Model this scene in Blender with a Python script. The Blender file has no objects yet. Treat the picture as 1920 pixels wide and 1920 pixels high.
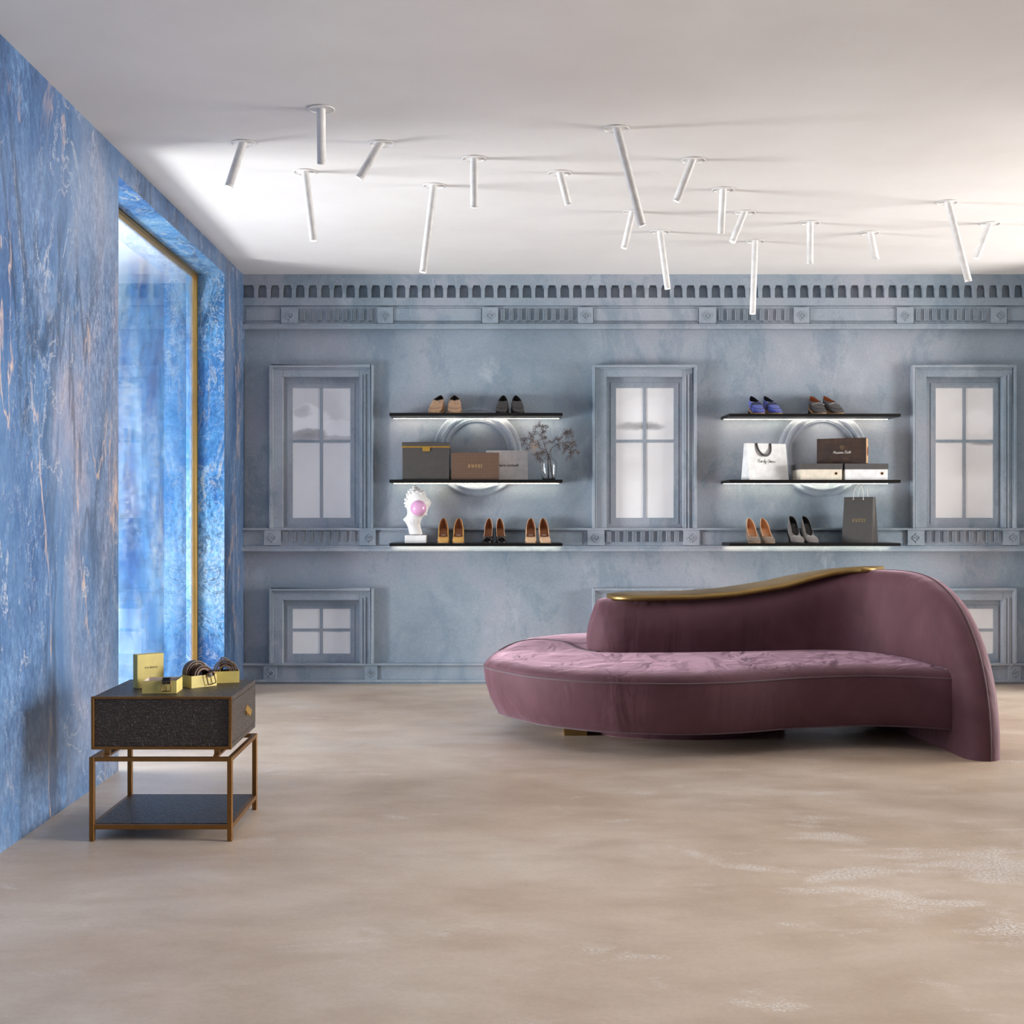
import bpy, bmesh, math, random
from mathutils import Vector, Matrix, noise
from mathutils.geometry import delaunay_2d_cdt

random.seed(7)
D = bpy.data
SC = bpy.context.scene
COL = SC.collection
PI = math.pi

# ------------------------------------------------------------------ camera
F, VX, VY, EYE = 2300.0, 912.0, 965.0, 1.24
WY = 9.03            # back wall
LX = -1.78           # left wall
RX = 4.12            # right wall (outside the frame)
CZ = 3.0             # ceiling height
cam_d = D.cameras.new('camera')
cam = D.objects.new('camera', cam_d)
COL.objects.link(cam)
cam.location = (0, 0, EYE)
cam.rotation_euler = (PI / 2, 0, 0)
cam_d.sensor_width = 36.0
cam_d.lens = F / 1920 * 36
cam_d.shift_x = (960 - VX) / 1920
cam_d.shift_y = (VY - 960) / 1920
cam_d.clip_start = 0.05
SC.camera = cam

# ------------------------------------------------------------------ light and exposure
SC.view_settings.view_transform = 'Standard'
SC.view_settings.look = 'None'
SC.view_settings.exposure = 0.15
SC.view_settings.gamma = 1.0
SC.view_settings.use_curve_mapping = False
world = D.worlds.new('daylight')
world.use_nodes = True
SC.world = world
world.node_tree.nodes['Background'].inputs[0].default_value = (0.95, 0.97, 1.0, 1)
world.node_tree.nodes['Background'].inputs[1].default_value = 0.14


def area_light(name, loc, target, sx, sy, power, color=(1, 1, 1), spread=180):
    ld = D.lights.new(name, 'AREA')
    ld.shape = 'RECTANGLE'
    ld.size, ld.size_y = sx, sy
    ld.energy = power
    ld.color = color
    ld.spread = math.radians(spread)
    o = D.objects.new(name, ld)
    COL.objects.link(o)
    o.location = loc
    o.rotation_euler = (Vector(target) - Vector(loc)).to_track_quat('-Z', 'Y').to_euler()
    return o


# daylight outside the openings of the two side walls
area_light('daylight_left', (-4.6, 6.35, 0.75), (0.0, 6.75, 1.1), 1.6, 1.3, 930, (1.0, 0.97, 0.93), 100)
area_light('daylight_right', (6.6, 7.0, 1.35), (0.5, 6.6, 1.1), 2.4, 2.2, 290, (1.0, 0.975, 0.95))
area_light('daylight_right_front', (6.6, 3.3, 1.9), (-1.7, 3.2, 0.9), 2.2, 1.8, 78, (1.0, 0.96, 0.92), 54)

# ------------------------------------------------------------------ mesh helpers


def X(px, Y):
    return (px - VX) * Y / F


def Z(py, Y):
    return EYE - (py - VY) * Y / F


def P(px, py, Y):
    return Vector((X(px, Y), Y, Z(py, Y)))


class MB:
    def __init__(self):
        self.v, self.f, self.m, self.s = [], [], [], []

    def add(self, verts, faces, mat=0, smooth=False):
        o = len(self.v)
        self.v += [tuple(p) for p in verts]
        for f in faces:
            self.f.append([i + o for i in f])
            self.m.append(mat)
            self.s.append(smooth)
        return self

    def box(self, x0, x1, y0, y1, z0, z1, mat=0):
        v = [(x, y, z) for z in (z0, z1) for y in (y0, y1) for x in (x0, x1)]
        f = [(0, 2, 3, 1), (4, 5, 7, 6), (0, 1, 5, 4), (2, 6, 7, 3), (0, 4, 6, 2), (1, 3, 7, 5)]
        return self.add(v, f, mat)

    def prism(self, pts, a0, a1, axis='x', mat=0, smooth=False):
        """polygon pts (2D) extruded along axis; 'x': pts=(y,z); 'y': pts=(x,z); 'z': pts=(x,y)"""
        def mk(p, a):
            if axis == 'x':
                return (a, p[0], p[1])
            if axis == 'y':
                return (p[0], a, p[1])
            return (p[0], p[1], a)
        n = len(pts)
        v = [mk(p, a0) for p in pts] + [mk(p, a1) for p in pts]
        self.add(v, [list(range(n))[::-1], list(range(n, 2 * n))], mat)
        o = len(self.v) - 2 * n
        for i in range(n):
            j = (i + 1) % n
            self.f.append([o + i, o + j, o + n + j, o + n + i])
            self.m.append(mat)
            self.s.append(smooth)
        return self

    def grid(self, rows, close_u=False, close_v=False, mat=0, smooth=True, cap=False):
        nr, nc = len(rows), len(rows[0])
        v = [p for r in rows for p in r]
        f = []
        for i in range(nr if close_v else nr - 1):
            for j in range(nc if close_u else nc - 1):
                a, b = i, (i + 1) % nr
                c, d = j, (j + 1) % nc
                f.append((a * nc + c, a * nc + d, b * nc + d, b * nc + c))
        if cap:
            f.append(tuple(range(nc))[::-1])
            f.append(tuple((nr - 1) * nc + j for j in range(nc)))
        return self.add(v, f, mat, smooth)

    def lathe(self, prof, n=32, center=(0, 0, 0), mat=0, M=None, smooth=True):
        rows = []
        for r, z in prof:
            row = []
            for k in range(n):
                a = 2 * PI * k / n
                p = Vector((r * math.cos(a), r * math.sin(a), z))
                if M is not None:
                    p = M @ p
                row.append(p + Vector(center))
            rows.append(row)
        return self.grid(rows, close_u=True, mat=mat, smooth=smooth)

    def tube(self, pts, r, n=8, mat=0, closed=False, cap=True, flat=None):
        pts = [Vector(p) for p in pts]
        N = len(pts)
        rr = r if isinstance(r, (list, tuple)) else [r] * N
        rows = []
        up = None
        for i in range(N):
            if closed:
                t = pts[(i + 1) % N] - pts[i - 1]
            else:
                t = pts[min(i + 1, N - 1)] - pts[max(i - 1, 0)]
            t.normalize()
            if up is None:
                up = Vector((0, 0, 1)) if abs(t.z) < 0.9 else Vector((0, 1, 0))
            b = t.cross(up)
            if b.length < 1e-6:
                b = t.orthogonal()
            b.normalize()
            up = b.cross(t).normalized()
            row = []
            for k in range(n):
                a = 2 * PI * k / n
                row.append(pts[i] + (b * math.cos(a) + up * math.sin(a)) * rr[i])
            rows.append(row)
        return self.grid(rows, close_u=True, close_v=closed, mat=mat, cap=cap and not closed)

    def sphere(self, c, r, nu=20, nv=12, mat=0, sc=(1, 1, 1)):
        rows = []
        for i in range(nv + 1):
            t = PI * i / nv
            rows.append([Vector((c[0] + r * sc[0] * math.sin(t) * math.cos(2 * PI * k / nu),
                                 c[1] + r * sc[1] * math.sin(t) * math.sin(2 * PI * k / nu),
                                 c[2] + r * sc[2] * math.cos(t))) for k in range(nu)])
        return self.grid(rows, close_u=True, mat=mat)

    def xform(self, M):
        self.v = [tuple(M @ Vector(p)) for p in self.v]
        return self

    def build(self, name, mats, parent=None, bevel=0.0, seg=2, merge=True, loc=None, angle=35):
        me = D.meshes.new(name)
        me.from_pydata(self.v, [], self.f)
        if not isinstance(mats, (list, tuple)):
            mats = [mats]
        for m in mats:
            me.materials.append(m)
        me.polygons.foreach_set('material_index', self.m)
        me.polygons.foreach_set('use_smooth', self.s)
        bm = bmesh.new()
        bm.from_mesh(me)
        if merge:
            bmesh.ops.remove_doubles(bm, verts=bm.verts, dist=1e-6)
        bmesh.ops.recalc_face_normals(bm, faces=bm.faces)
        bm.to_mesh(me)
        bm.free()
        o = D.objects.new(name, me)
        COL.objects.link(o)
        if parent is not None:
            o.parent = parent
        if loc is not None:
            o.location = loc
        if bevel:
            b = o.modifiers.new('bevel', 'BEVEL')
            b.width = bevel
            b.segments = seg
            b.limit_method = 'ANGLE'
            b.angle_limit = math.radians(angle)
        return o


def tag(o, label=None, cat=None, group=None, kind=None):
    if label:
        o['label'] = label
    if cat:
        o['category'] = cat
    if group:
        o['group'] = group
    if kind:
        o['kind'] = kind
    return o


def thing(name, label, cat, loc=(0, 0, 0), rz=0, group=None, kind=None):
    o = D.objects.new(name, None)
    o.empty_display_size = 0.1
    COL.objects.link(o)
    o.location = loc
    o.rotation_euler = (0, 0, rz)
    return tag(o, label, cat, group, kind)


def copy_tree(o, parent=None):
    c = o.copy()
    COL.objects.link(c)
    if parent is not None:
        c.parent = parent
        c.matrix_parent_inverse = o.matrix_parent_inverse.copy()
    for ch in [q for q in D.objects if q.parent == o]:
        copy_tree(ch, c)
    return c


def sstep(a, b, x):
    t = min(1, max(0, (x - a) / (b - a)))
    return t * t * (3 - 2 * t)


def lerp_table(tab, x):
    if x <= tab[0][0]:
        return tab[0][1:]
    for a, b in zip(tab, tab[1:]):
        if x <= b[0]:
            t = (x - a[0]) / (b[0] - a[0])
            return tuple(p + (q - p) * t for p, q in zip(a[1:], b[1:]))
    return tab[-1][1:]


def catmull(pts, n=8, closed=False):
    pts = [Vector(p) for p in pts]
    out = []
    N = len(pts)
    for i in range(N if closed else N - 1):
        if closed:
            p0, p1, p2, p3 = pts[i - 1], pts[i], pts[(i + 1) % N], pts[(i + 2) % N]
        else:
            p0, p1, p2, p3 = pts[max(i - 1, 0)], pts[i], pts[i + 1], pts[min(i + 2, N - 1)]
        for k in range(n):
            t = k / n
            out.append(0.5 * ((2 * p1) + (p2 - p0) * t + (2 * p0 - 5 * p1 + 4 * p2 - p3) * t * t
                              + (3 * p1 - p0 - 3 * p2 + p3) * t ** 3))
    if not closed:
        out.append(pts[-1].copy())
    return out


# ------------------------------------------------------------------ materials
def srgb(r, g, b):
    def c(u):
        u /= 255
        return u / 12.92 if u <= 0.04045 else ((u + 0.055) / 1.055) ** 2.4
    return (c(r), c(g), c(b), 1)


class NT:
    """tiny node-tree writer"""

    def __init__(self, name):
        self.mat = D.materials.new(name)
        self.mat.use_nodes = True
        self.t = self.mat.node_tree
        self.bsdf = self.t.nodes['Principled BSDF']
        self.out = self.t.nodes['Material Output']

    def n(self, typ, **kw):
        nd = self.t.nodes.new(typ)
        for k, v in kw.items():
            if k.startswith('i_'):
                nd.inputs[k[2:].replace('_', ' ')].default_value = v
            else:
                setattr(nd, k, v)
        return nd

    def l(self, a, b):
        self.t.links.new(a, b)

    def set(self, **kw):
        for k, v in kw.items():
            self.bsdf.inputs[k.replace('_', ' ')].default_value = v

    def pos(self, scale=(1, 1, 1), loc=(0, 0, 0), rot=(0, 0, 0), obj=False):
        if obj:
            src = self.n('ShaderNodeTexCoord').outputs['Object']
        else:
            src = self.n('ShaderNodeNewGeometry').outputs['Position']
        mp = self.n('ShaderNodeMapping')
        mp.inputs['Scale'].default_value = scale
        mp.inputs['Location'].default_value = loc
        mp.inputs['Rotation'].default_value = rot
        self.l(src, mp.inputs[0])
        return mp.outputs[0]

    def noise(self, vec, scale=5, detail=6, rough=0.55, dist=0.0):
        nd = self.n('ShaderNodeTexNoise')
        nd.inputs['Scale'].default_value = scale
        nd.inputs['Detail'].default_value = detail
        nd.inputs['Roughness'].default_value = rough
        nd.inputs['Distortion'].default_value = dist
        self.l(vec, nd.inputs['Vector'])
        return nd.outputs[0]

    def ramp(self, fac, stops, interp='LINEAR'):
        nd = self.n('ShaderNodeValToRGB')
        cr = nd.color_ramp
        cr.interpolation = interp
        while len(cr.elements) > 1:
            cr.elements.remove(cr.elements[-1])
        cr.elements[0].position = stops[0][0]
        cr.elements[0].color = stops[0][1] if len(stops[0][1]) == 4 else (*stops[0][1], 1)
        for p, c in stops[1:]:
            e = cr.elements.new(p)
            e.color = c if len(c) == 4 else (*c, 1)
        self.l(fac, nd.inputs[0])
        return nd.outputs[0]

    def math(self, op, a, b=None, clamp=False):
        nd = self.n('ShaderNodeMath', operation=op, use_clamp=clamp)
        for i, q in enumerate((a, b)):
            if q is None:
                continue
            if isinstance(q, (int, float)):
                nd.inputs[i].default_value = q
            else:
                self.l(q, nd.inputs[i])
        return nd.outputs[0]

    def mix(self, fac, a, b, mode='MIX'):
        nd = self.n('ShaderNodeMix', data_type='RGBA', blend_type=mode)
        for i, q in ((0, fac), (6, a), (7, b)):
            if isinstance(q, (int, float, tuple)):
                nd.inputs[i].default_value = q
            else:
                self.l(q, nd.inputs[i])
        return nd.outputs[2]

    def bump(self, h, strength=0.2, dist=0.01):
        nd = self.n('ShaderNodeBump')
        nd.inputs['Strength'].default_value = strength
        nd.inputs['Distance'].default_value = dist
        self.l(h, nd.inputs['Height'])
        self.l(nd.outputs[0], self.bsdf.inputs['Normal'])
        return nd.outputs[0]

    def color(self, c):
        self.l(c, self.bsdf.inputs['Base Color'])


W0, W1 = (0, 0, 0, 1), (1, 1, 1, 1)


def plain(name, c, rough=0.5, metal=0.0, spec=0.5, grain=0.0, gscale=60, sheen=0.0, coat=0.0):
    """one colour with a slight procedural mottling and grain"""
    t = NT(name)
    v = t.pos(obj=True)
    n = t.noise(v, gscale * 0.35, 4)
    dk = tuple(q * 0.86 for q in c[:3]) + (1,)
    lt = tuple(min(1, q * 1.08) for q in c[:3]) + (1,)
    t.color(t.ramp(n, [(0.3, dk), (0.7, lt)]))
    t.set(Roughness=rough, Metallic=metal)
    t.bsdf.inputs['Specular IOR Level'].default_value = spec
    if sheen:
        t.bsdf.inputs['Sheen Weight'].default_value = sheen
    if coat:
        t.bsdf.inputs['Coat Weight'].default_value = coat
    if grain:
        t.bump(t.noise(v, gscale * 6, 3), grain, 0.002)
    return t.mat


def make_plaster():
    t = NT('blue_grey_plaster')
    v = t.pos()
    big = t.noise(v, 0.9, 8, 0.62, 0.4)
    c = t.ramp(big, [(0.30, srgb(130, 145, 158)), (0.45, srgb(150, 163, 175)), (0.58, srgb(166, 171, 182)), (0.72, srgb(178, 187, 195))])
    v2 = t.pos(scale=(1.6, 1.6, 0.8), loc=(3, 0, 1))
    pt = t.noise(v2, 2.2, 10, 0.7, 0.5)
    m = t.ramp(pt, [(0.52, W0), (0.60, (0.55, 0.55, 0.55, 1)), (0.74, (0.65, 0.65, 0.65, 1))])
    c = t.mix(m, c, srgb(126, 145, 160))
    pl = t.noise(t.pos(loc=(9, 2, 4), scale=(1.2, 1.2, 0.7)), 3.0, 10, 0.72, 0.3)
    m2 = t.ramp(pl, [(0.58, W0), (0.68, (0.5, 0.5, 0.5, 1))])
    c = t.mix(m2, c, srgb(186, 194, 204))
    fine = t.noise(v, 60, 6, 0.7)
    f2 = t.ramp(fine, [(0.3, (0.90, 0.90, 0.90, 1)), (0.7, (1.06, 1.06, 1.06, 1))])
    c = t.mix(1.0, c, f2, 'MULTIPLY')
    t.color(c)
    t.set(Roughness=0.75)
    t.bsdf.inputs['Specular IOR Level'].default_value = 0.25
    t.bump(t.noise(v, 45, 8, 0.65), 0.25, 0.004)
    return t.mat


def marble(name, stops, vein, dark, seed, rough=0.3, stretch=0.4, rot=0.0, lightvein=None, busy=0.0):
    t = NT(name)
    base = t.pos(scale=(1, 1, stretch), loc=seed, rot=(rot, 0, 0))
    warp = t.n('ShaderNodeTexNoise')
    warp.inputs['Scale'].default_value = 1.3
    warp.inputs['Detail'].default_value = 5
    t.l(base, warp.inputs['Vector'])
    add = t.n('ShaderNodeVectorMath', operation='MULTIPLY_ADD')
    t.l(warp.outputs['Color'], add.inputs[0])
    add.inputs[1].default_value = (0.75, 0.75, 0.75)
    t.l(base, add.inputs[2])
    wv = add.outputs[0]
    big = t.noise(wv, 1.25, 12, 0.66, 0.3)
    c = t.ramp(big, stops)
    # fine crystalline speckle
    sp = t.noise(t.pos(scale=(1, 1, 0.5)), 48, 5, 0.75)
    spm = t.ramp(sp, [(0.38, (0.50, 0.54, 0.62, 1)), (0.5, (0.97, 0.97, 0.97, 1)), (0.62, (1.7, 1.6, 1.46, 1))])
    wh = t.ramp(t.noise(base, 1.7, 5), [(0.35, (0.15, 0.15, 0.15, 1)), (0.6, (0.9, 0.9, 0.9, 1))])
    c = t.mix(wh, c, t.mix(1.0, c, spm, 'MULTIPLY'))

    def ridge(vec, scale, width, detail=5, rough=0.5, dist=0.6, seedm=None):
        nn = t.noise(vec, scale, detail, rough, dist)
        r = t.math('ABSOLUTE', t.math('SUBTRACT', nn, 0.5))
        return t.ramp(r, [(0.0, W1), (width * 0.4, (0.7, 0.7, 0.7, 1)), (width, W0)])
    # dark smoky streaks
    dr = ridge(t.pos(scale=(1, 1, stretch * 0.6), loc=(seed[0] + 4, seed[1] + 7, 1), rot=(rot + 0.15, 0, 0)), 1.6, 0.035, 8, 0.62)
    dm = t.math('MULTIPLY', dr, t.ramp(t.noise(base, 1.1, 3), [(0.45, W0), (0.6, (0.55, 0.55, 0.55, 1))]))
    c = t.mix(dm, c, dark)
    # broad pale veins
    v1 = ridge(t.pos(scale=(1, 1, stretch * 0.55), loc=(seed[0] + 1.7, seed[1] + 2.2, 5), rot=(rot - 0.12, 0, 0)), 1.35, 0.0085, 7, 0.6)
    m1 = t.math('MULTIPLY', v1, t.ramp(t.noise(t.pos(loc=(2, 5, seed[2])), 1.4, 3), [(0.42, W0), (0.58, (0.9, 0.9, 0.9, 1))]))
    c = t.mix(m1, c, vein)
    # hairline veins
    v2 = ridge(t.pos(scale=(1, 1, stretch * 1.2), loc=(seed[0] + 8, seed[1] + 1, 2), rot=(rot + 0.25, 0, 0)), 2.6, 0.006, 7, 0.62, 0.9)
    m2 = t.math('MULTIPLY', v2, t.ramp(t.noise(t.pos(loc=(6, 1, seed[2] + 3)), 1.7, 3), [(0.40, W0), (0.62, (0.75, 0.75, 0.75, 1))]))
    c = t.mix(m2, c, lightvein or srgb(200, 200, 205))
    v3 = ridge(t.pos(scale=(1, 1, stretch * 1.5), loc=(seed[0] + 3, seed[1] + 9, 8), rot=(rot - 0.5, 0, 0)), 5.0, 0.006, 6, 0.6, 1.2)
    m3 = t.math('MULTIPLY', v3, t.ramp(t.noise(t.pos(loc=(1, 8, seed[2])), 2.3, 3), [(0.5, W0), (0.66, (0.55, 0.55, 0.55, 1))]))
    c = t.mix(m3, c, lightvein or srgb(200, 200, 205))
    if busy:
        # lacework of pale crystals and dark crackles
        v4 = ridge(t.pos(scale=(1, 1, 0.8), loc=(seed[0] + 5, seed[1] + 3, 4), rot=(0.4, 0, 0)), 9.0, 0.020, 6, 0.66, 1.6)
        m4 = t.math('MULTIPLY', v4, t.ramp(t.noise(t.pos(loc=(3, 3, seed[2] + 1)), 2.0, 4), [(0.42, W0), (0.60, (busy, busy, busy, 1))]))
        c = t.mix(m4, c, srgb(222, 228, 228))
        v5 = ridge(t.pos(scale=(1, 1, 0.8), loc=(seed[0] + 2, seed[1] + 6, 9), rot=(-0.5, 0, 0)), 3.2, 0.012, 6, 0.6, 1.0)
        m5 = t.math('MULTIPLY', v5, t.ramp(t.noise(t.pos(loc=(7, 2, seed[2])), 1.6, 4), [(0.45, W0), (0.62, (busy, busy, busy, 1))]))
        c = t.mix(m5, c, dark)
    t.color(c)
    t.set(Roughness=rough)
    t.bsdf.inputs['Specular IOR Level'].default_value = 0.3
    return t, c


M = {}
M['plaster'] = make_plaster()
mt, _ = marble('blue_marble', [(0.26, srgb(40, 64, 102)), (0.40, srgb(66, 98, 142)), (0.51, srgb(90, 122, 162)), (0.61, srgb(116, 136, 168)), (0.70, srgb(148, 150, 170)), (0.84, srgb(104, 106, 114))],
               srgb(204, 178, 164), srgb(34, 40, 56), (0.3, 0.7, 0.2), 0.35)
M['marble'] = mt.mat
RSTOPS = [(0.26, srgb(34, 66, 122)), (0.40, srgb(56, 108, 172)), (0.50, srgb(88, 148, 200)), (0.60, srgb(140, 180, 212)), (0.76, srgb(176, 188, 204))]
mt2, _ = marble('vivid_blue_marble', RSTOPS, srgb(205, 205, 190), srgb(20, 26, 46), (2.3, 4.1, 1.2), 0.3, 0.6, 0.5, srgb(205, 215, 222), 0.7)
M['marble_vivid'] = mt2.mat


def make_panel():
    """thin polished translucent marble pane: lets daylight through, mirrors the room"""
    t, c = marble('translucent_blue_marble', RSTOPS, srgb(205, 200, 180), srgb(22, 30, 52), (5.2, 1.4, 3.3), 0.04, 0.6, 0.4, srgb(190, 215, 235), 0.95)
    t.bsdf.inputs['Specular IOR Level'].default_value = 0.6
    tr = t.n('ShaderNodeBsdfTransparent')
    tr.inputs[0].default_value = (0.96, 0.98, 1.0, 1)
    gl = t.n('ShaderNodeBsdfGlossy')
    gl.inputs['Roughness'].default_value = 0.006
    gl.inputs['Color'].default_value = (0.90, 0.95, 1.0, 1)
    m1 = t.n('ShaderNodeMixShader')
    m1.inputs[0].default_value = 0.52
    t.l(t.bsdf.outputs[0], m1.inputs[1])
    t.l(gl.outputs[0], m1.inputs[2])
    m2 = t.n('ShaderNodeMixShader')
    m2.inputs[0].default_value = 0.36
    t.l(m1.outputs[0], m2.inputs[1])
    t.l(tr.outputs[0], m2.inputs[2])
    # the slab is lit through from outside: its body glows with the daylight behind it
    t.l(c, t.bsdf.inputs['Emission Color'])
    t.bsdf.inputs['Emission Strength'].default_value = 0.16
    t.l(m2.outputs[0], t.out.inputs[0])
    return t.mat


M['panel'] = make_panel()


def make_floor():
    t = NT('beige_concrete')
    v = t.pos()
    big = t.noise(t.pos(scale=(0.8, 1.3, 1)), 0.8, 10, 0.6, 0.6)
    c = t.ramp(big, [(0.30, srgb(188, 165, 144)), (0.45, srgb(208, 188, 168)), (0.58, srgb(216, 199, 182)), (0.74, srgb(226, 213, 199))])
    md = t.noise(t.pos(scale=(1.0, 1.8, 1), loc=(4, 1, 0)), 2.6, 8, 0.6, 0.3)
    c = t.mix(t.ramp(md, [(0.42, W0), (0.80, (0.6, 0.6, 0.6, 1))]), c, srgb(174, 150, 126))
    fn = t.noise(v, 55, 6, 0.7)
    c = t.mix(1.0, c, t.ramp(fn, [(0.3, (0.93, 0.92, 0.91, 1)), (0.7, (1.04, 1.04, 1.04, 1))]), 'MULTIPLY')
    # window glints near the right front, painted into the colour as pale specks
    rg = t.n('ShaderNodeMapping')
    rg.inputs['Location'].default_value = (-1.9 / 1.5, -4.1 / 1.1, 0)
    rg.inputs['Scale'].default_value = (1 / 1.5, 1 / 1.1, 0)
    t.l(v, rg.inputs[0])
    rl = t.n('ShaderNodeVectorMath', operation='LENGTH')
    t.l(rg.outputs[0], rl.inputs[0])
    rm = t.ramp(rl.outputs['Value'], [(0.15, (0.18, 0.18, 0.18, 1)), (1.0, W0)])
    glint_n = t.math('ADD', t.noise(t.pos(scale=(0.9, 1.7, 1), loc=(3.3, 2.1, 0)), 2.6, 6, 0.6, 0.3), rm)
    glint_m = t.ramp(glint_n, [(0.61, W0), (0.71, W1)])
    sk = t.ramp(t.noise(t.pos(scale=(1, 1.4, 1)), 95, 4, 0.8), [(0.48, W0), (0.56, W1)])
    c = t.mix(t.math('MULTIPLY', t.math('MULTIPLY', glint_m, sk), 0.95), c, srgb(240, 236, 232))
    t.color(c)
    rr = t.noise(t.pos(loc=(7, 3, 0), scale=(0.9, 1.3, 1)), 2.0, 9, 0.66, 0.5)
    t.l(t.ramp(rr, [(0.35, (0.30, 0.30, 0.30, 1)), (0.65, (0.46, 0.46, 0.46, 1))]), t.bsdf.inputs['Roughness'])
    t.bsdf.inputs['Specular IOR Level'].default_value = 0.5
    # grainy patches sparkle under the window light
    pm = t.noise(t.pos(loc=(1.5, 8, 0), scale=(0.8, 1.5, 1)), 2.4, 8, 0.65, 0.4)
    pm = t.ramp(pm, [(0.40, (0.10, 0.10, 0.10, 1)), (0.75, W1)])
    g = t.noise(v, 260, 3, 0.7)
    g2 = t.noise(v, 38, 6, 0.6)
    h = t.math('ADD', t.math('MULTIPLY', t.math('SUBTRACT', g, 0.5), pm), t.math('MULTIPLY', g2, 0.4))
    t.bump(h, 0.25, 0.003)
    return t.mat


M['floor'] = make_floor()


def make_ceiling():
    t = NT('white_ceiling_paint')
    v = t.pos()
    t.color(t.ramp(t.noise(v, 1.5, 6), [(0.3, srgb(232, 229, 226)), (0.7, srgb(240, 238, 236))]))
    t.set(Roughness=0.9)
    t.bsdf.inputs['Specular IOR Level'].default_value = 0.1
    t.bump(t.noise(v, 40, 6), 0.08, 0.004)
    return t.mat


M['ceiling'] = make_ceiling()


def make_velvet(name, c, c2):
    t = NT(name)
    v = t.pos(obj=True)
    n = t.noise(t.pos(obj=True, scale=(1, 1, 1.4), rot=(0.3, 0.5, 0.4)), 2.6, 5, 0.5, 0.8)
    t.color(t.ramp(n, [(0.35, c), (0.7, c2)]))
    t.set(Roughness=0.7)
    t.bsdf.inputs['Specular IOR Level'].default_value = 0.25
    t.bsdf.inputs['Sheen Weight'].default_value = 0.8
    t.bsdf.inputs['Sheen Roughness'].default_value = 0.35
    t.bsdf.inputs['Sheen Tint'].default_value = srgb(232, 190, 206)
    # slanting soft creases
    w = t.n('ShaderNodeTexWave')
    fold2 = t.noise(t.pos(obj=True, scale=(1.0, 1.0, 0.42), rot=(0.1, 0.85, 0.25), loc=(3, 1, 2)), 6.5, 3, 0.5, 0.7)
    fold = t.noise(t.pos(obj=True, scale=(2.4, 1.5, 0.7), rot=(0.0, 0.75, 0.2)), 1.7, 3, 0.45, 0.9)
    r = t.math('ABSOLUTE', t.math('SUBTRACT', fold2, 0.5))
    crease = t.ramp(r, [(0.0, W0), (0.12, W1)], 'EASE')
    msk = t.ramp(t.noise(v, 1.8, 2), [(0.42, W0), (0.62, W1)])
    hh = t.math('MULTIPLY', crease, msk)
    fine = t.noise(v, 260, 2)
    hh = t.math('ADD', t.math('MULTIPLY', hh, 0.2), t.math('ADD', t.math('MULTIPLY', fold, 2.4), t.math('MULTIPLY', fine, 0.02)))
    t.bump(hh, 0.5, 0.014)
    return t.mat


M['velvet'] = make_velvet('mauve_velvet', srgb(86, 55, 63), srgb(100, 66, 74))
M['velvet_trim'] = plain('mauve_piping', srgb(82, 51, 61), 0.6, sheen=0.4)
M['gold'] = plain('brushed_brass', srgb(150, 124, 78), 0.4, 1.0, grain=0.25, gscale=30)
M['bronze'] = plain('aged_bronze', srgb(136, 96, 52), 0.42, 0.85, grain=0.35, gscale=25)
M['brass_frame'] = plain('old_brass', srgb(176, 138, 74), 0.38, 0.8, grain=0.2, gscale=12)


def make_leather(name, c, scale=70, rough=0.42):
    t = NT(name)
    v = t.pos(obj=True, scale=(0.8, 0.8, 1.3))
    vo = t.n('ShaderNodeTexVoronoi', feature='DISTANCE_TO_EDGE')
    vo.inputs['Scale'].default_value = scale
    nd = t.n('ShaderNodeTexNoise')
    nd.inputs['Scale'].default_value = scale * 0.45
    nd.inputs['Detail'].default_value = 4
    t.l(v, nd.inputs['Vector'])
    ad = t.n('ShaderNodeVectorMath', operation='MULTIPLY_ADD')
    t.l(nd.outputs['Color'], ad.inputs[0])
    ad.inputs[1].default_value = (0.03, 0.03, 0.03)
    t.l(v, ad.inputs[2])
    t.l(ad.outputs[0], vo.inputs['Vector'])
    h = t.ramp(vo.outputs['Distance'], [(0.0, W0), (0.16, (0.75, 0.75, 0.75, 1)), (0.5, W1)])
    dk = tuple(q * 0.25 for q in c[:3]) + (1,)
    t.color(t.ramp(h, [(0.0, dk), (0.5, c)]))
    t.set(Roughness=rough)
    t.bump(h, 0.7, 0.004)
    return t.mat


M['leather'] = make_leather('dark_grained_leather', srgb(68, 58, 51))
M['shelf_black'] = plain('black_lacquer', srgb(16, 15, 14), 0.4, spec=0.3)
M['lamp_white'] = plain('white_lamp_paint', srgb(236, 235, 233), 0.45)


def emitter(name, c, s):
    t = NT(name)
    v = t.pos(obj=True)
    e = t.ramp(t.noise(v, 8, 2), [(0.2, tuple(q * 0.97 for q in c[:3]) + (1,)), (0.8, c)])
    t.color(e)
    t.l(e, t.bsdf.inputs['Emission Color'])
    t.bsdf.inputs['Emission Strength'].default_value = s
    return t.mat


M['led'] = emitter('warm_led', (1.0, 0.86, 0.64, 1), 34)
M['lens'] = emitter('lamp_lens', (1.0, 0.98, 0.95, 1), 3.0)


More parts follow.
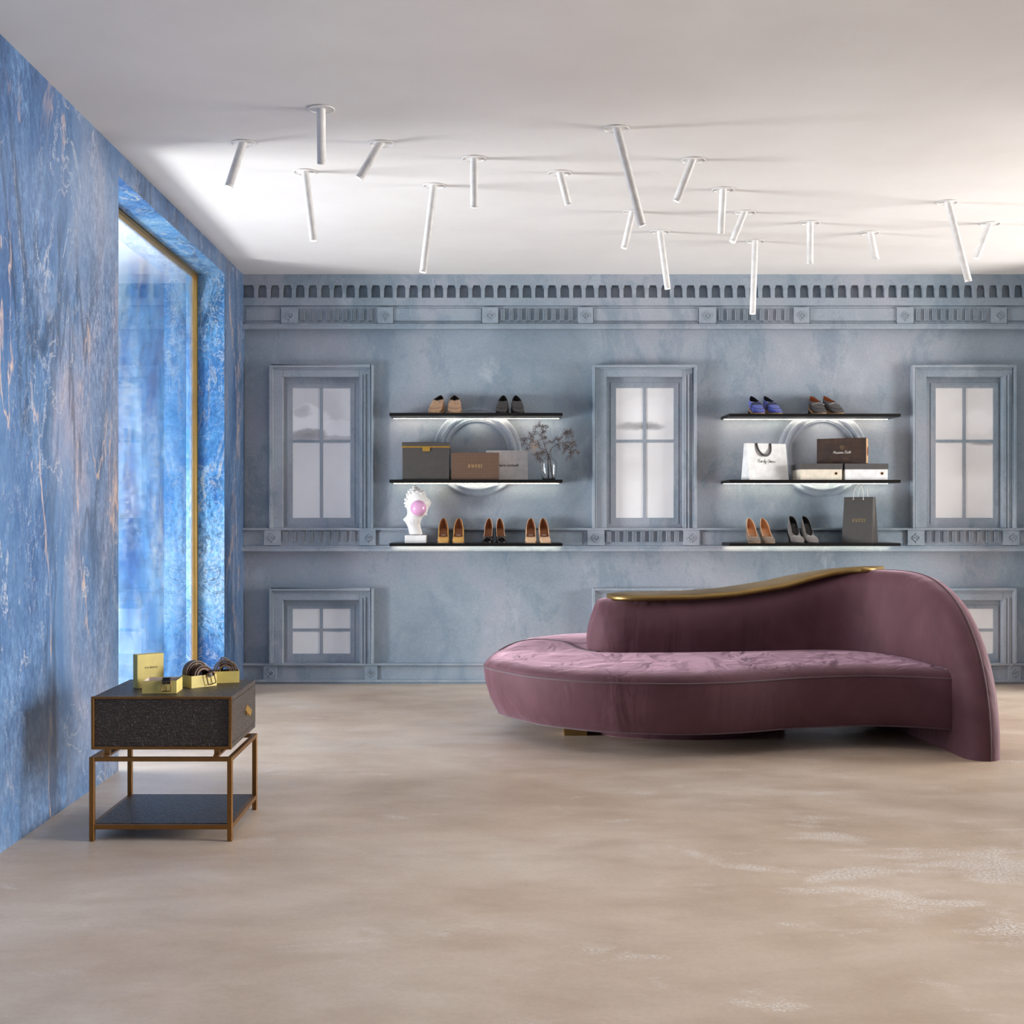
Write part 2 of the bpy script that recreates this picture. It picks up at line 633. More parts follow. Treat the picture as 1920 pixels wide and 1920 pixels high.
def make_sky(name, kind):
    """printed cloudy sky behind the mural windows (a printed picture, lit by the room)"""
    t = NT(name)
    base = srgb(232, 233, 236)
    v = t.pos(obj=True)
    nz = t.n('ShaderNodeTexNoise')
    nz.inputs['Scale'].default_value = 7
    nz.inputs['Detail'].default_value = 8
    nz.inputs['Roughness'].default_value = 0.6
    t.l(v, nz.inputs['Vector'])
    ad = t.n('ShaderNodeVectorMath', operation='MULTIPLY_ADD')
    t.l(nz.outputs['Color'], ad.inputs[0])

    def blob(cx, cz, rx, rz, amp, edge, prev, colr, strength):
        w = t.n('ShaderNodeVectorMath', operation='MULTIPLY_ADD')
        t.l(nz.outputs['Color'], w.inputs[0])
        w.inputs[1].default_value = (amp, 0, amp)
        t.l(v, w.inputs[2])
        mp = t.n('ShaderNodeMapping')
        mp.vector_type = 'POINT'
        mp.inputs['Location'].default_value = (-(cx + amp * 0.5) / rx, 0, -(cz + amp * 0.5) / rz)
        mp.inputs['Scale'].default_value = (1 / rx, 0, 1 / rz)
        t.l(w.outputs[0], mp.inputs[0])
        ln = t.n('ShaderNodeVectorMath', operation='LENGTH')
        t.l(mp.outputs[0], ln.inputs[0])
        k = t.ramp(ln.outputs['Value'], [(0.0, (strength,) * 3 + (1,)), (edge, (strength * 0.8,) * 3 + (1,)), (1.0, W0)], 'EASE')
        return t.mix(k, prev, colr)
    c = t.ramp(t.noise(v, 2.2, 6), [(0.35, srgb(236, 236, 238)), (0.65, srgb(246, 246, 247))])
    if kind == 'cumulus':
        c = blob(-0.10, 0.30, 0.30, 0.26, 0.12, 0.6, c, srgb(214, 214, 218), 0.7)
        c = blob(-0.13, 0.235, 0.22, 0.12, 0.16, 0.75, c, srgb(250, 250, 252), 0.95)
        c = blob(0.10, 0.165, 0.17, 0.085, 0.14, 0.8, c, srgb(250, 250, 252), 0.95)
        c = blob(-0.14, 0.30, 0.09, 0.05, 0.1, 0.5, c, srgb(196, 196, 202), 0.8)
        c = blob(-0.10, 0.125, 0.17, 0.06, 0.10, 0.6, c, srgb(150, 149, 154), 0.85)
        c = blob(0.11, 0.10, 0.18, 0.03, 0.06, 0.6, c, srgb(168, 168, 172), 0.6)
    elif kind == 'streak':
        c = blob(0.02, 0.31, 0.26, 0.12, 0.16, 0.7, c, srgb(248, 248, 250), 0.9)
        c = blob(-0.05, 0.195, 0.22, 0.045, 0.07, 0.4, c, srgb(168, 168, 170), 0.9)
        c = blob(0.05, 0.185, 0.13, 0.03, 0.05, 0.4, c, srgb(150, 150, 152), 0.7)
    elif kind == 'wisp':
        c = blob(0.10, 0.22, 0.14, 0.10, 0.12, 0.7, c, srgb(250, 250, 252), 0.9)
        c = blob(0.15, 0.066, 0.14, 0.022, 0.03, 0.4, c, srgb(158, 158, 160), 0.8)
    t.color(c)
    t.set(Roughness=0.6)
    t.bsdf.inputs['Specular IOR Level'].default_value = 0.2
    return t.mat


for k in ('cumulus', 'streak', 'wisp', 'blank'):
    M['sky_' + k] = make_sky('printed_sky_' + k, k)

# ------------------------------------------------------------------ setting: floor, ceiling, walls
Y0 = -1.2
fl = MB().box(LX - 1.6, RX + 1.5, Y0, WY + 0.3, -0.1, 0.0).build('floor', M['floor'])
tag(fl, 'beige polished concrete floor with painted pale glints', 'floor', kind='structure')

LAMPS = [  # ring px, py, end px, py, dy, label
    (602, 204, 603, 307, 0.11, 'grey shaded ceiling spotlight tube hanging straight down, nearest the camera'),
    (457, 268, 429, 350, 0.0, 'short white ceiling spotlight tube tilted left, closest to the blue marble wall'),
    (716, 269, 673, 335, -0.02, 'short white ceiling spotlight tube with the steepest tilt to the left'),
    (572, 322, 588, 452, 0.0, 'white ceiling spotlight tube tilted slightly right, nearest above the gold framed marble opening'),
    (889, 297, 889, 390, 0.04, 'white ceiling spotlight tube hanging straight down above the left shelf group'),
    (814, 348, 793, 511, 0.0, 'long white ceiling spotlight tube tilted slightly left, ending above the tan loafers'),
    (1049, 324, 1066, 385, 0.03, 'very short white ceiling spotlight tube left of the longest tilted one'),
    (1155, 241, 1204, 424, 0.04, 'longest white ceiling spotlight tube, strongly tilted right in front of another tube'),
    (1300, 300, 1268, 378, 0.02, 'white ceiling spotlight tube tilted left, first one right of the longest tube'),
    (1356, 355, 1352, 438, 0.08, 'white ceiling spotlight tube almost vertical above the middle window'),
    (1187, 397, 1170, 466, 0.0, 'white ceiling spotlight tube partly hidden behind the longest tilted tube'),
    (1397, 398, 1373, 454, -0.02, 'short white ceiling spotlight tube tilted left, just right of an almost vertical one'),
    (1237, 434, 1252, 542, 0.0, 'white ceiling spotlight tube tilted right, its tip over the cornice niches'),
    (1416, 452, 1411, 589, 0.0, 'long white ceiling spotlight tube whose tip reaches down over the fluted frieze'),
    (1519, 417, 1519, 495, 0.06, 'white ceiling spotlight tube hanging straight down above the right shelves'),
    (1631, 436, 1643, 487, 0.05, 'shortest white ceiling spotlight tube, tilted right above the right shelf ends'),
    (1776, 379, 1816, 528, 0.04, 'long white ceiling spotlight tube tilted right above the right window'),
    (1857, 419, 1830, 485, -0.01, 'short white ceiling spotlight tube tilted left, nearest the right edge of the room'),
]
lamp_pos = []
for px, py, *_ in LAMPS:
    Y = (CZ - EYE) * F / (VY - py)
    lamp_pos.append((X(px, Y), Y))
# ceiling slab with the round cut-outs of the recessed lamps
RH = 0.054
vco = [Vector((LX - 1.6, Y0)), Vector((RX + 1.5, Y0)), Vector((RX + 1.5, WY + 0.3)), Vector((LX - 1.6, WY + 0.3))]
fcs = [[0, 1, 2, 3]]
for x, y in lamp_pos:
    o = len(vco)
    vco += [Vector((x + RH * math.cos(2 * PI * k / 28), y + RH * math.sin(2 * PI * k / 28))) for k in range(28)]
    fcs.append(list(range(o, o + 28)))
res = delaunay_2d_cdt(vco, [], fcs, 3, 1e-6)
mb = MB()
vv = [(p.x, p.y, CZ) for p in res[0]]
ff = []
for f in res[2]:
    cx = sum(vv[i][0] for i in f) / len(f)
    cy = sum(vv[i][1] for i in f) / len(f)
    if any((cx - x) ** 2 + (cy - y) ** 2 < (RH * 0.97) ** 2 for x, y in lamp_pos):
        continue
    ff.append(list(f))
mb.add(vv, ff)
mb.box(LX - 1.6, RX + 1.5, Y0, WY + 0.3, CZ + 0.12, CZ + 0.2)
ce = mb.build('ceiling', M['ceiling'])
tag(ce, 'smooth white ceiling with recessed tube spotlights', 'ceiling', kind='structure')

# left wall: blue marble with a deep opening that holds a gold-framed pane
NY0, NY1, NZ = 5.933, 8.338, 2.88
PX = -1.985          # pane plane
mb = MB()
mb.box(LX - 0.26, LX, Y0, NY0, 0, CZ)
mb.box(LX - 0.26, LX, NY1, WY + 0.2, 0, CZ)
mb.box(LX - 0.26, LX, NY0, NY1, NZ, CZ)
wl = mb.build('wall_left', M['marble'])
tag(wl, 'blue veined marble wall beside the gold framed opening', 'wall', kind='structure')
# lining of the opening
mb = MB()
e = 0.004
mb.box(LX - 0.26, LX - 0.0005, NY1 - e, NY1, 0, NZ - e)
mb.box(LX - 0.26, LX - 0.0005, NY0, NY0 + e, 0, NZ - e)
mb.box(LX - 0.26, LX - 0.0005, NY0, NY1, NZ - e, NZ)
rv = mb.build('trim_1', M['marble_vivid'])
tag(rv, 'vivid blue marble lining around the gold framed opening', 'opening lining', kind='structure')
wn = thing('window_1', 'tall gold framed pane of translucent blue marble in the left wall', 'window', (PX, (NY0 + NY1) / 2, 0), kind='structure')
HY = (NY1 - NY0) / 2 - e
mb = MB()
for a, b in ((-HY, -HY + 0.028), (HY - 0.028, HY)):
    mb.box(-0.012, 0.026, a, b, 0, NZ - e)
mb.box(-0.012, 0.026, -HY + 0.028, HY - 0.028, NZ - e - 0.028, NZ - e)
mb.box(-0.012, 0.026, -HY + 0.028, HY - 0.028, 0.0, 0.02)
mb.build('window_frame', M['brass_frame'], wn, 0.004)['label'] = 'gold metal frame'
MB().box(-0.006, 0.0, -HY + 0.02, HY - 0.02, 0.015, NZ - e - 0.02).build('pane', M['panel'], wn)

# right wall (outside the frame) with its wide opening to the daylight
mb = MB()
mb.box(RX, RX + 0.25, Y0, 1.6, 0, CZ)
mb.box(RX, RX + 0.25, 4.6, 5.6, 0, CZ)
mb.box(RX, RX + 0.25, 1.6, 4.6, 2.86, CZ)
mb.box(RX, RX + 0.25, 8.45, WY + 0.2, 0, CZ)
mb.box(RX, RX + 0.25, 5.6, 8.45, 2.86, CZ)
wr = mb.build('wall_right', M['plaster'])
tag(wr, 'blue grey side wall with two wide daylight openings', 'wall', kind='structure')

# back wall with window recesses
WIN = [(504.0, 'cumulus'), (1111.0, 'streak'), (1711.0, 'wisp')]     # left edge of each casing in the photograph
R_T, R_B, L_T, L_B = 705.5, 989.5, 1123.5, 1244.5


def wx(px, d=0.0):
    return X(px, WY - d)


def wz(py, d=0.0):
    return Z(py, WY - d)


holes = []
for w0, _ in WIN:
    for a, b in ((R_T, R_B), (L_T, L_B)):
        holes.append((wx(w0 + 25.5), wx(w0 + 172.5), wz(b), wz(a)))
xs = sorted({LX, RX} | {h[0] for h in holes} | {h[1] for h in holes})
zs = sorted({0.0, CZ} | {h[2] for h in holes} | {h[3] for h in holes})
mb = MB()
for xa, xb in zip(xs, xs[1:]):
    for za, zb in zip(zs, zs[1:]):
        cx, cz = (xa + xb) / 2, (za + zb) / 2
        if any(h[0] < cx < h[1] and h[2] < cz < h[3] for h in holes):
            continue
        mb.add([(xa, WY, za), (xb, WY, za), (xb, WY, zb), (xa, WY, zb)], [(0, 1, 2, 3)])
for h in holes:
    dd = 0.030
    x0, x1, z0, z1 = h
    mb.add([(x0, WY, z0), (x0, WY + dd, z0), (x0, WY + dd, z1), (x0, WY, z1)], [(0, 1, 2, 3)])
    mb.add([(x1, WY, z0), (x1, WY + dd, z0), (x1, WY + dd, z1), (x1, WY, z1)], [(0, 1, 2, 3)])
    mb.add([(x0, WY, z1), (x1, WY, z1), (x1, WY + dd, z1), (x0, WY + dd, z1)], [(0, 1, 2, 3)])
    mb.add([(x0, WY, z0), (x1, WY, z0), (x1, WY + dd, z0), (x0, WY + dd, z0)], [(0, 1, 2, 3)])
mb.box(LX - 0.2, RX + 0.2, WY + 0.1, WY + 0.25, 0, CZ)
wb = mb.build('wall_back', M['plaster'])
tag(wb, 'blue grey weathered plaster facade wall behind the shelves', 'wall', kind='structure')


def pbox(mb, x0, x1, y0, y1, d, d0=0.0, mat=0):
    """box on the back wall between photo columns x0..x1 and rows y0..y1, standing d out of the wall"""
    return mb.box(wx(x0, d), wx(x1, d), WY - d, WY - d0, wz(y1, d), wz(y0, d), mat)


def fullbox(mb, y0, y1, d, xa=None, xb=None):
    return mb.box(LX if xa is None else xa, RX if xb is None else xb, WY - d, WY, wz(y1, d), wz(y0, d))


def rosette(mb, cx, cy, s, d):
    """carved bud: pointed heart outline with a small curl and stalk"""
    Y = WY - d - 0.002
    k = Y / F

    def pp(u, v):
        return (X(cx, Y) + u * s * k, Y, Z(cy, Y) + v * s * k)
    r = 1.15 * k
    out = catmull([pp(0.0, 9), pp(-1.5, 6), pp(-6, 3), pp(-7, -1), pp(-3.5, -5), pp(0, -6.5), pp(3.5, -5), pp(7, -1), pp(6, 3), pp(3, 4.2), pp(1, 1.5), pp(2.5, -1.2), pp(4.2, 0.8)], 4)
    mb.tube(out, r, 6)
    mb.tube([pp(0, -6.5), pp(0, -10)], r, 6)
    mb.tube(catmull([pp(-4.5, 0.5), pp(-2.5, 2.2), pp(-1, 0.4), pp(-2.6, -0.8)], 4), r * 0.9, 6)


def block(mb, x0, x1, y0, y1, d):
    pbox(mb, x0, x1, y0, y1, d)
    rosette(mb, (x0 + x1) / 2, (y0 + y1) / 2 + 0.5, (y1 - y0) / 32.0 * 1.0, d)


def flutes(mb, x0, x1, y0, y1, n, d, d0):
    step = (x1 - x0) / n
    for i in range(n):
        a = x0 + i * step
        for j in range(4):
            pbox(mb, a + j * 2.1, a + j * 2.1 + 1.25, y0, y1, d, d0)


# cornice with arched niches
mb = MB()
d = 0.05
mb.box(LX, RX, WY - d, WY, wz(534.5, d), CZ)
pitch, c0 = 23.65, 467.9
i = -1
k = (WY - d) / F
while True:
    cx = c0 + i * pitch
    if X(cx, WY - d) > RX:
        break
    nx = cx + pitch
    # pier between niche i and i+1, with the chamfered shoulders of the niche heads
    pts = [(cx + 5.9, 534.4), (cx + 8.3, 541.5), (cx + 8.3, 558.5), (nx - 8.3, 558.5), (nx - 8.3, 541.5), (nx - 5.9, 534.4)]
    if X(cx + 5.9, WY - d) > LX and X(nx, WY - d) < RX:
        mb.prism([(X(a, WY - d), Z(b, WY - d)) for a, b in pts], WY - d, WY, 'y')
        pbox(mb, cx + 9.2, nx - 9.2, 541.0, 542.5, d + 0.006, d)
    i += 1
fullbox(mb, 556.6, 558.6, d - 0.025)
fullbox(mb, 558.4, 572.6, d)
fullbox(mb, 572.6, 575.0, d - 0.015)
tr = mb.build('trim_2', M['plaster'])
tag(tr, 'blue grey cornice band with a row of arched niches under the ceiling', 'cornice', kind='structure')

# upper frieze
mb = MB()
fullbox(mb, 574.5, 608.0, 0.04)
FR = [(459, 527, 0), (527, 559, 1), (559, 708, 2), (708, 737, 1), (737, 904, 0), (904, 934, 1), (934, 1084, 2), (1084, 1112, 1),
      (1112, 1311, 0), (1311, 1343, 1), (1343, 1489, 2), (1489, 1518, 1), (1518, 1682, 0), (1682, 1713, 1), (1713, 1859, 2), (1859, 1888, 1), (1888, 1975, 0)]
for a, b, kd in FR:
    if kd == 1:
        block(mb, a, b, 576.0, 607.0, 0.062)
    elif kd == 2:
        flutes(mb, a + 5, b - 2, 580, 601, 9, 0.060, 0.04)
        pbox(mb, a + 1, b - 1, 603.5, 607.5, 0.05, 0.04)
    else:
        pbox(mb, max(a, 461) + 1, b - 2, 578.5, 601, 0.047, 0.04)
        pbox(mb, max(a, 461) + 1, b - 2, 603.5, 607.5, 0.05, 0.04)
fullbox(mb, 607.4, 616.5, 0.075)
fullbox(mb, 610.0, 611.2, 0.078)
tr = mb.build('trim_3', M['plaster'])
tag(tr, 'upper frieze with fluted panels and carved buds above the windows', 'frieze', kind='structure')

# belt course under the upper windows
mb = MB()
fullbox(mb, 990.3, 993.6, 0.075)
fullbox(mb, 993.0, 1024.5, 0.04)
for w0, _ in WIN:
    block(mb, w0 - 9, w0 + 22.5, 993.5, 1022.5, 0.066)
    block(mb, w0 + 171, w0 + 200.5, 993.5, 1022.5, 0.066)
    flutes(mb, w0 + 27, w0 + 170, 996.5, 1016.5, 9, 0.060, 0.04)
for a, b in ((706, 1100), (1313, 1700)):
    pbox(mb, a + 4, b - 8, 998, 1021, 0.046, 0.04)
fullbox(mb, 1024.0, 1028.5, 0.07)
fullbox(mb, 1028.0, 1033.5, 0.085)
tr = mb.build('trim_4', M['plaster'])
tag(tr, 'belt moulding with fluted panels under the tall windows', 'moulding', kind='structure')

# base
mb = MB()
fullbox(mb, 1244.2, 1247.6, 0.065)
fullbox(mb, 1247.0, 1277.0, 0.03)
for w0, _ in WIN:
    block(mb, w0 - 10, w0 + 14, 1247.5, 1274.6, 0.052)
    block(mb, w0 + 180, w0 + 203, 1247.5, 1274.6, 0.052)
fullbox(mb, 1274.5, 1279.0, 0.06)
mb.box(LX, RX, WY - 0.045, WY, 0.0, wz(1278.8, 0.045))
tr = mb.build('baseboard_back', M['plaster'])
tag(tr, 'blue grey base moulding with carved buds along the floor', 'baseboard', kind='structure')


def window(n, w0, top, bot, htop, hbot, ptop, pbot, pmid, sky, label):
    cx, cz = wx(w0 + 98), (wz(htop) + wz(hbot)) / 2
    o = thing('window_%d' % n, label, 'window', (cx, WY, cz), kind='structure')
    off = Matrix.Translation((-cx, -WY, -cz))
    # casing: stepped surround on three sides
    mb = MB()
    for (a, b, t_, d_, d0) in ((0.0, 26.0, 0.0, 0.055, 0.0), (0.0, 5.0, 0.0, 0.085, 0.055), (5.0, 8.0, 5.0, 0.07, 0.055)):
        # left, right, top members of one step
        pbox(mb, w0 + a, w0 + b, top + (t_ if a == 0 else t_), bot, d_, d0)
        pbox(mb, w0 + 196 - b, w0 + 196 - a, top + t_, bot, d_, d0)
        pbox(mb, w0 + b, w0 + 196 - b, top + t_, top + t_ + (min(b, 22.5) if a == 0 and b > 20 else b - a), d_, d0)
    pbox(mb, w0 + 173, w0 + 176, top + 19, bot, 0.064, 0.055)
    pbox(mb, w0 + 179, w0 + 182, top + 17, bot, 0.068, 0.055)
    mb.xform(off).build('casing', M['plaster'], o, 0.003, 1)
    # sash with glazing bars, set back in the recess
    ds = -0.010

    def rb(a, b, y0, y1, d_, d0):
        mb.box(wx(a, 0), wx(b, 0), WY - d_, WY - d0, wz(y1, 0), wz(y0, 0))
    mb = MB()
    L, R_ = w0 + 25.4, w0 + 172.6
    pl, pr, mid = w0 + 44.3, w0 + 152.5, w0 + 98.2
    back = -0.024
    rb(L, pl, htop, hbot, ds, back)
    rb(pr, R_, htop, hbot, ds, back)
    rb(pl, pr, htop, ptop, ds, back)
    rb(pl, pr, pbot, hbot, ds, back)
    for (a, b, y0, y1) in ((L + 9, L + 11.5, htop + 12, hbot - 7), (R_ - 14, R_ - 11.5, htop + 12, hbot - 7)):
        rb(a, b, y0, y1, ds + 0.006, ds)
    rb(L + 11.5, R_ - 14, htop + 12, htop + 14, ds + 0.006, ds)
    mb.xform(off).build('sash', M['plaster'], o)
    mb = MB()
    rb(mid - 2.9, mid + 2.9, ptop - 0.5, pbot + 0.5, -0.012, back)
    rb(pl - 0.5, mid - 2.9, pmid - 2.6, pmid + 2.6, -0.012, back)
    rb(mid + 2.9, pr + 0.5, pmid - 2.6, pmid + 2.6, -0.012, back)
    mb.xform(off).build('glazing_bars', M['plaster'], o)
    mb = MB()
    mb.box(wx(pl - 3), wx(pr + 3), WY + 0.0175, WY + 0.0215, wz(pbot + 3), wz(ptop - 3))
    mb.xform(off).build('pane', M['sky_' + sky], o)
    return o


WL = ['tall window with a grey and white cumulus cloud, nearest the marble wall', 'tall middle window with one dark cloud streak between the shelf groups',
      'tall window with a faint wisp of cloud right of the paper bags']
LL = ['low square window beside the small bronze table', 'low square window mostly hidden behind the sofa back', 'low square window half hidden by the sofa arm']
for i, (w0, sk) in enumerate(WIN):
    window(2 + i, w0, 684.0, 990.5, R_T, R_B, 727.0, 971.0, 827.0, sk, WL[i])
for i, (w0, sk) in enumerate(WIN):
    window(5 + i, w0, 1103.0, 1244.8, L_T, L_B, 1141.5, 1226.0, 1181.5, 'blank', LL[i])

# round wall mouldings behind the shelves
for n, (cx, cy, lb) in enumerate(((894.6, 847.5, 'round ring moulding behind the grey box shelf'), (1543.5, 848, 'round ring moulding behind the white paper bag shelf'))):
    mb = MB()
    dd = 0.04
    k = (WY - dd) / F
    prof = [(83, 0.0), (83, 0.03), (80.5, 0.036), (74, 0.036), (73, 0.046), (70, 0.05), (67, 0.046), (66, 0.034), (60.5, 0.034), (59.5, 0.026), (57.5, 0.024), (56.5, 0.0)]
    Mx = Matrix.Rotation(PI / 2, 4, 'X')
    mb.lathe([(r * k, z) for r, z in prof], 96, (wx(cx, dd), WY, wz(cy, dd)), M=Mx, smooth=False)
    t_ = mb.build('trim_%d' % (5 + n), M['plaster'])
    tag(t_, lb, 'moulding', kind='structure')

# ------------------------------------------------------------------ ceiling spotlights
for (px, py, ex, ey, dy, lab), (x, y) in zip(LAMPS, lamp_pos):
    o = thing('ceiling_spotlight', lab, 'spotlight', (x, y, CZ), group='tube spotlights in the ceiling')
    R0, RT = 0.06, 0.0195
    MB().lathe([(R0, -0.001), (R0, -0.0045), (R0 - 0.004, -0.0055), (RH - 0.001, -0.003), (RH - 0.001, 0.002)], 40).build('ring', M['lamp_white'], o)
    MB().lathe([(RH - 0.001, 0.0), (RH * 0.97, 0.014), (RH * 0.86, 0.030), (RH * 0.62, 0.044), (RH * 0.3, 0.051), (0.0, 0.053)], 40).build('cup', M['lamp_white'], o)
    a = Vector((0, 0, 0.012))
    top = Vector((x, y, CZ)) + a
    end = P(ex, ey, y + dy) - Vector((x, y, CZ))
    ax = (end - a).normalized()
    q = ax.to_track_quat('Z', 'Y').to_matrix().to_4x4()
    L = (end - a).length
    Mt = Matrix.Translation(a) @ q
    mb = MB()
    mb.lathe([(RT, 0.0), (RT, L - 0.012)], 24, M=Mt)
    mb.lathe([(RT, L - 0.012), (RT - 0.0012, L - 0.011), (RT - 0.0012, L - 0.009), (RT, L - 0.008), (RT, L), (RT - 0.003, L), (RT - 0.003, L - 0.003)], 24, M=Mt)
    mb.build('tube', M['lamp_white'], o)
    MB().lathe([(RT - 0.003, L - 0.0015), (0.0, L - 0.0015)], 24, M=Mt, smooth=False).build('lens', M['lens'], o)

# ------------------------------------------------------------------ wall shelves with light strips
SF = 8.722
SHELF = {}
for gname, x0, x1, tops in (('left', 730, 1055, (774.0, 899.2, 1018.6)), ('right', 1367, 1689, (775.5, 899.6, 1018.4))):
    for lv, ty in zip(('top', 'middle', 'bottom'), tops):
        zt = Z(ty, SF)
        xa, xb = X(x0, SF), X(x1, SF)
        lab = {('left', 'top'): 'black wall shelf carrying the tan and the dark loafers',
               ('left', 'middle'): 'black wall shelf carrying gift boxes and the glass vase',
               ('left', 'bottom'): 'black wall shelf carrying the white bust and three pairs of pumps',
               ('right', 'top'): 'black wall shelf carrying the blue loafers',
               ('right', 'middle'): 'black wall shelf carrying the white paper bag and shoe boxes',
               ('right', 'bottom'): 'black wall shelf carrying the ankle boots and the dark paper bag'}[(gname, lv)]
        o = thing('wall_shelf', lab, 'shelf', ((xa + xb) / 2, (SF + WY) / 2, zt), group='black wall shelves')
        hw, hd = (xb - xa) / 2, (WY - SF) / 2
        MB().box(-hw, hw, -hd, hd, -0.021, 0).build('board', M['shelf_black'], o, 0.001, 1)
        dw = 0.095 if lv == 'bottom' else 0.054
        MB().box(-hw + 0.012, hw - 0.012, hd - dw - 0.005, hd - dw, -0.0222, -0.0208).build('light_strip', M['led'], o)['label'] = 'glowing warm white light strip'
        SHELF[(gname, lv)] = zt

# ------------------------------------------------------------------ sofa
SO = Vector((1.35, 7.15, 0))
sofa = thing('curved_sofa', 'mauve velvet curved sofa with sweeping high arm and brass top rail', 'sofa', SO)


def off_outline(pts, dist):
    n = len(pts)
    out = []
    for i in range(n):
        t = (pts[(i + 1) % n] - pts[i - 1])
        t.normalize()
        out.append(pts[i] + Vector((-t.y, t.x)) * dist)      # counter-clockwise outline: left is inside
    return out


front = [(-.014, 6.98), (.02, 6.82), (.085, 6.69), (.247, 6.46), (.513, 6.277), (.777, 6.207), (1.05, 6.20), (1.33, 6.277), (1.64, 6.42), (2.0, 6.50), (2.25, 6.46), (2.47, 6.40)]
rear = [(2.50, 6.75), (2.42, 7.15), (2.2, 7.45), (1.85, 7.80), (1.4, 8.06), (.95, 8.17), (.55, 8.10), (.22, 7.82), (.05, 7.42)]
ol = [Vector((p.x - SO.x, p.y - SO.y)) for p in catmull([(a, b, 0) for a, b in front + rear], 8, True)]
n_ol = len(ol)
# inset grows on the left lobe only: its side leans in towards the floor


def level(z, inset, lean=0.0):
    res_ = []
    inn = off_outline(ol, 1.0)
    for p, q in zip(ol, inn):
        dirn = (q - p)
        L_ = lean * sstep(0.6, -1.2, p.x)
        res_.append(Vector((*(p + dirn * (inset + L_)), z)))
    return res_


zb, zs_ = 0.116, 0.384
rows = [level(zb + 0.0, 0.06, 0.09), level(zb, 0.012, 0.085), level(zb + 0.012, 0.0, 0.078), level(0.2, -0.006, 0.045), level(0.3, -0.006, 0.014), level(0.375, 0.0, 0.0),
        level(zs_ - 0.003, 0.0)]


def roll(y):
    """the lobe behind the backrest is padded a little higher"""
    return 0.034 * sstep(0.05, 0.65, y)


def top_level(dz, inset):
    k_ = dz / 0.050
    return [Vector((p.x, p.y, p.z + roll(p.y) * k_)) for p in level(zs_ + dz, inset)]


rows += [top_level(0.001, 0.003), top_level(0.014, 0.006), top_level(0.028, 0.020), top_level(0.039, 0.05), top_level(0.046, 0.09), top_level(0.050, 0.13)]
mb = MB()
mb.grid(rows, close_u=True)
cap = [Vector((p.x, p.y)) for p in rows[-1]]


def inside(x, y, poly):
    c = False
    for a, b in zip(poly, poly[1:] + poly[:1]):
        if (a.y > y) != (b.y > y) and x < (b.x - a.x) * (y - a.y) / (b.y - a.y) + a.x:
            c = not c
    return c


ptsc = list(cap)
gx = -1.4
while gx < 1.4:
    gy = -1.0
    while gy < 1.1:
        if inside(gx, gy, cap) and min((Vector((gx, gy)) - q).length for q in cap) > 0.045:
            ptsc.append(Vector((gx, gy)))
        gy += 0.07
    gx += 0.07
rc = delaunay_2d_cdt(ptsc, [], [list(range(n_ol))], 1, 1e-6)
ztc = zs_ + 0.050


def dcap(p):
    return min((p - q).length for q in cap)


mb.add([(p.x, p.y, ztc + roll(p.y) + 0.004 * sstep(0.0, 0.22, dcap(p))) for p in rc[0]], [list(f) for f in rc[2]], smooth=True)
mb.add([tuple(p) for p in rows[0]], [tuple(range(n_ol))[::-1]])
seat = mb.build('seat', M['velvet'], sofa)
mb = MB()
mb.tube([p + Vector((0, 0, 0.0)) for p in level(zs_, -0.001)], 0.0042, 6, closed=True)
mb.tube([p for p in level(zb + 0.006, 0.0, 0.082)], 0.0035, 6, closed=True)
sc_pts = [(936, 1217), (950, 1212.5), (972, 1209), (1017, 1207.8), (1057, 1211.5), (1085, 1218.6), (1121, 1224)]
sv = []
for a, b in sc_pts:
    Y = (EYE - (zs_ + 0.050)) * F / (b - VY)
    sv.append(Vector((X(a, Y), Y, roll(Y - SO.y) + zs_ + (0.036 if a < 940 else 0.044 if a < 960 else 0.050))) - SO)
svp = []
for p in catmull(sv, 6):
    dd_ = min((Vector((p.x, p.y)) - q).length for q in ol)
    hz_ = lerp_table([(0.0, 0.0), (0.003, 0.001), (0.006, 0.014), (0.020, 0.028), (0.05, 0.039), (0.09, 0.046), (0.13, 0.050), (0.35, 0.054)], dd_)[0]
    svp.append(Vector((p.x, p.y, zs_ + hz_ + roll(p.y) * min(1.0, hz_ / 0.05) + 0.0005)))
mb.tube(svp, 0.0045, 6)
mb.build('piping', M['velvet_trim'], seat)

# backrest that sweeps round into the right arm
path = catmull([(0.60, 7.34, 0), (0.85, 7.34, 0), (1.2, 7.36, 0), (1.6, 7.41, 0), (1.95, 7.45, 0), (2.2, 7.40, 0), (2.38, 7.24, 0), (2.475, 7.0, 0), (2.507, 6.7, 0), (2.52, 6.4, 0), (2.522, 6.16, 0)], 14)
S = [0.0]
for a, b in zip(path, path[1:]):
    S.append(S[-1] + (b - a).length)


def at_s(s):
    s = min(max(s, 0), S[-1])
    for i in range(len(S) - 1):
        if s <= S[i + 1]:
            t = (s - S[i]) / (S[i + 1] - S[i])
            return path[i].lerp(path[i + 1], t), (path[i + 1] - path[i]).normalized()
    return path[-1].copy(), (path[-1] - path[-2]).normalized()


def s_of_y(y):
    for i in range(len(path) - 1, 0, -1):
        if path[i].y >= y:
            return S[i]
    return 0


ZTOP = [(0.0, .742), (0.25, .748), (0.6, .752), (0.85, .768), (1.15, .812), (1.35, .858), (1.5, .888), (1.65, .905), (1.82, .913), (2.0, .913)]
sp = s_of_y(7.22)
SL = S[-1]
WTH = [(0.0, .215), (0.6, .205), (1.0, .19), (1.4, .165), (1.75, .135), (2.1, .105), (2.6, .098), (3.2, .094)]


def htop(s):
    return lerp_table(ZTOP, s)[0]


def hw_(s):
    return lerp_table(WTH, s)[0]


NJ = 30


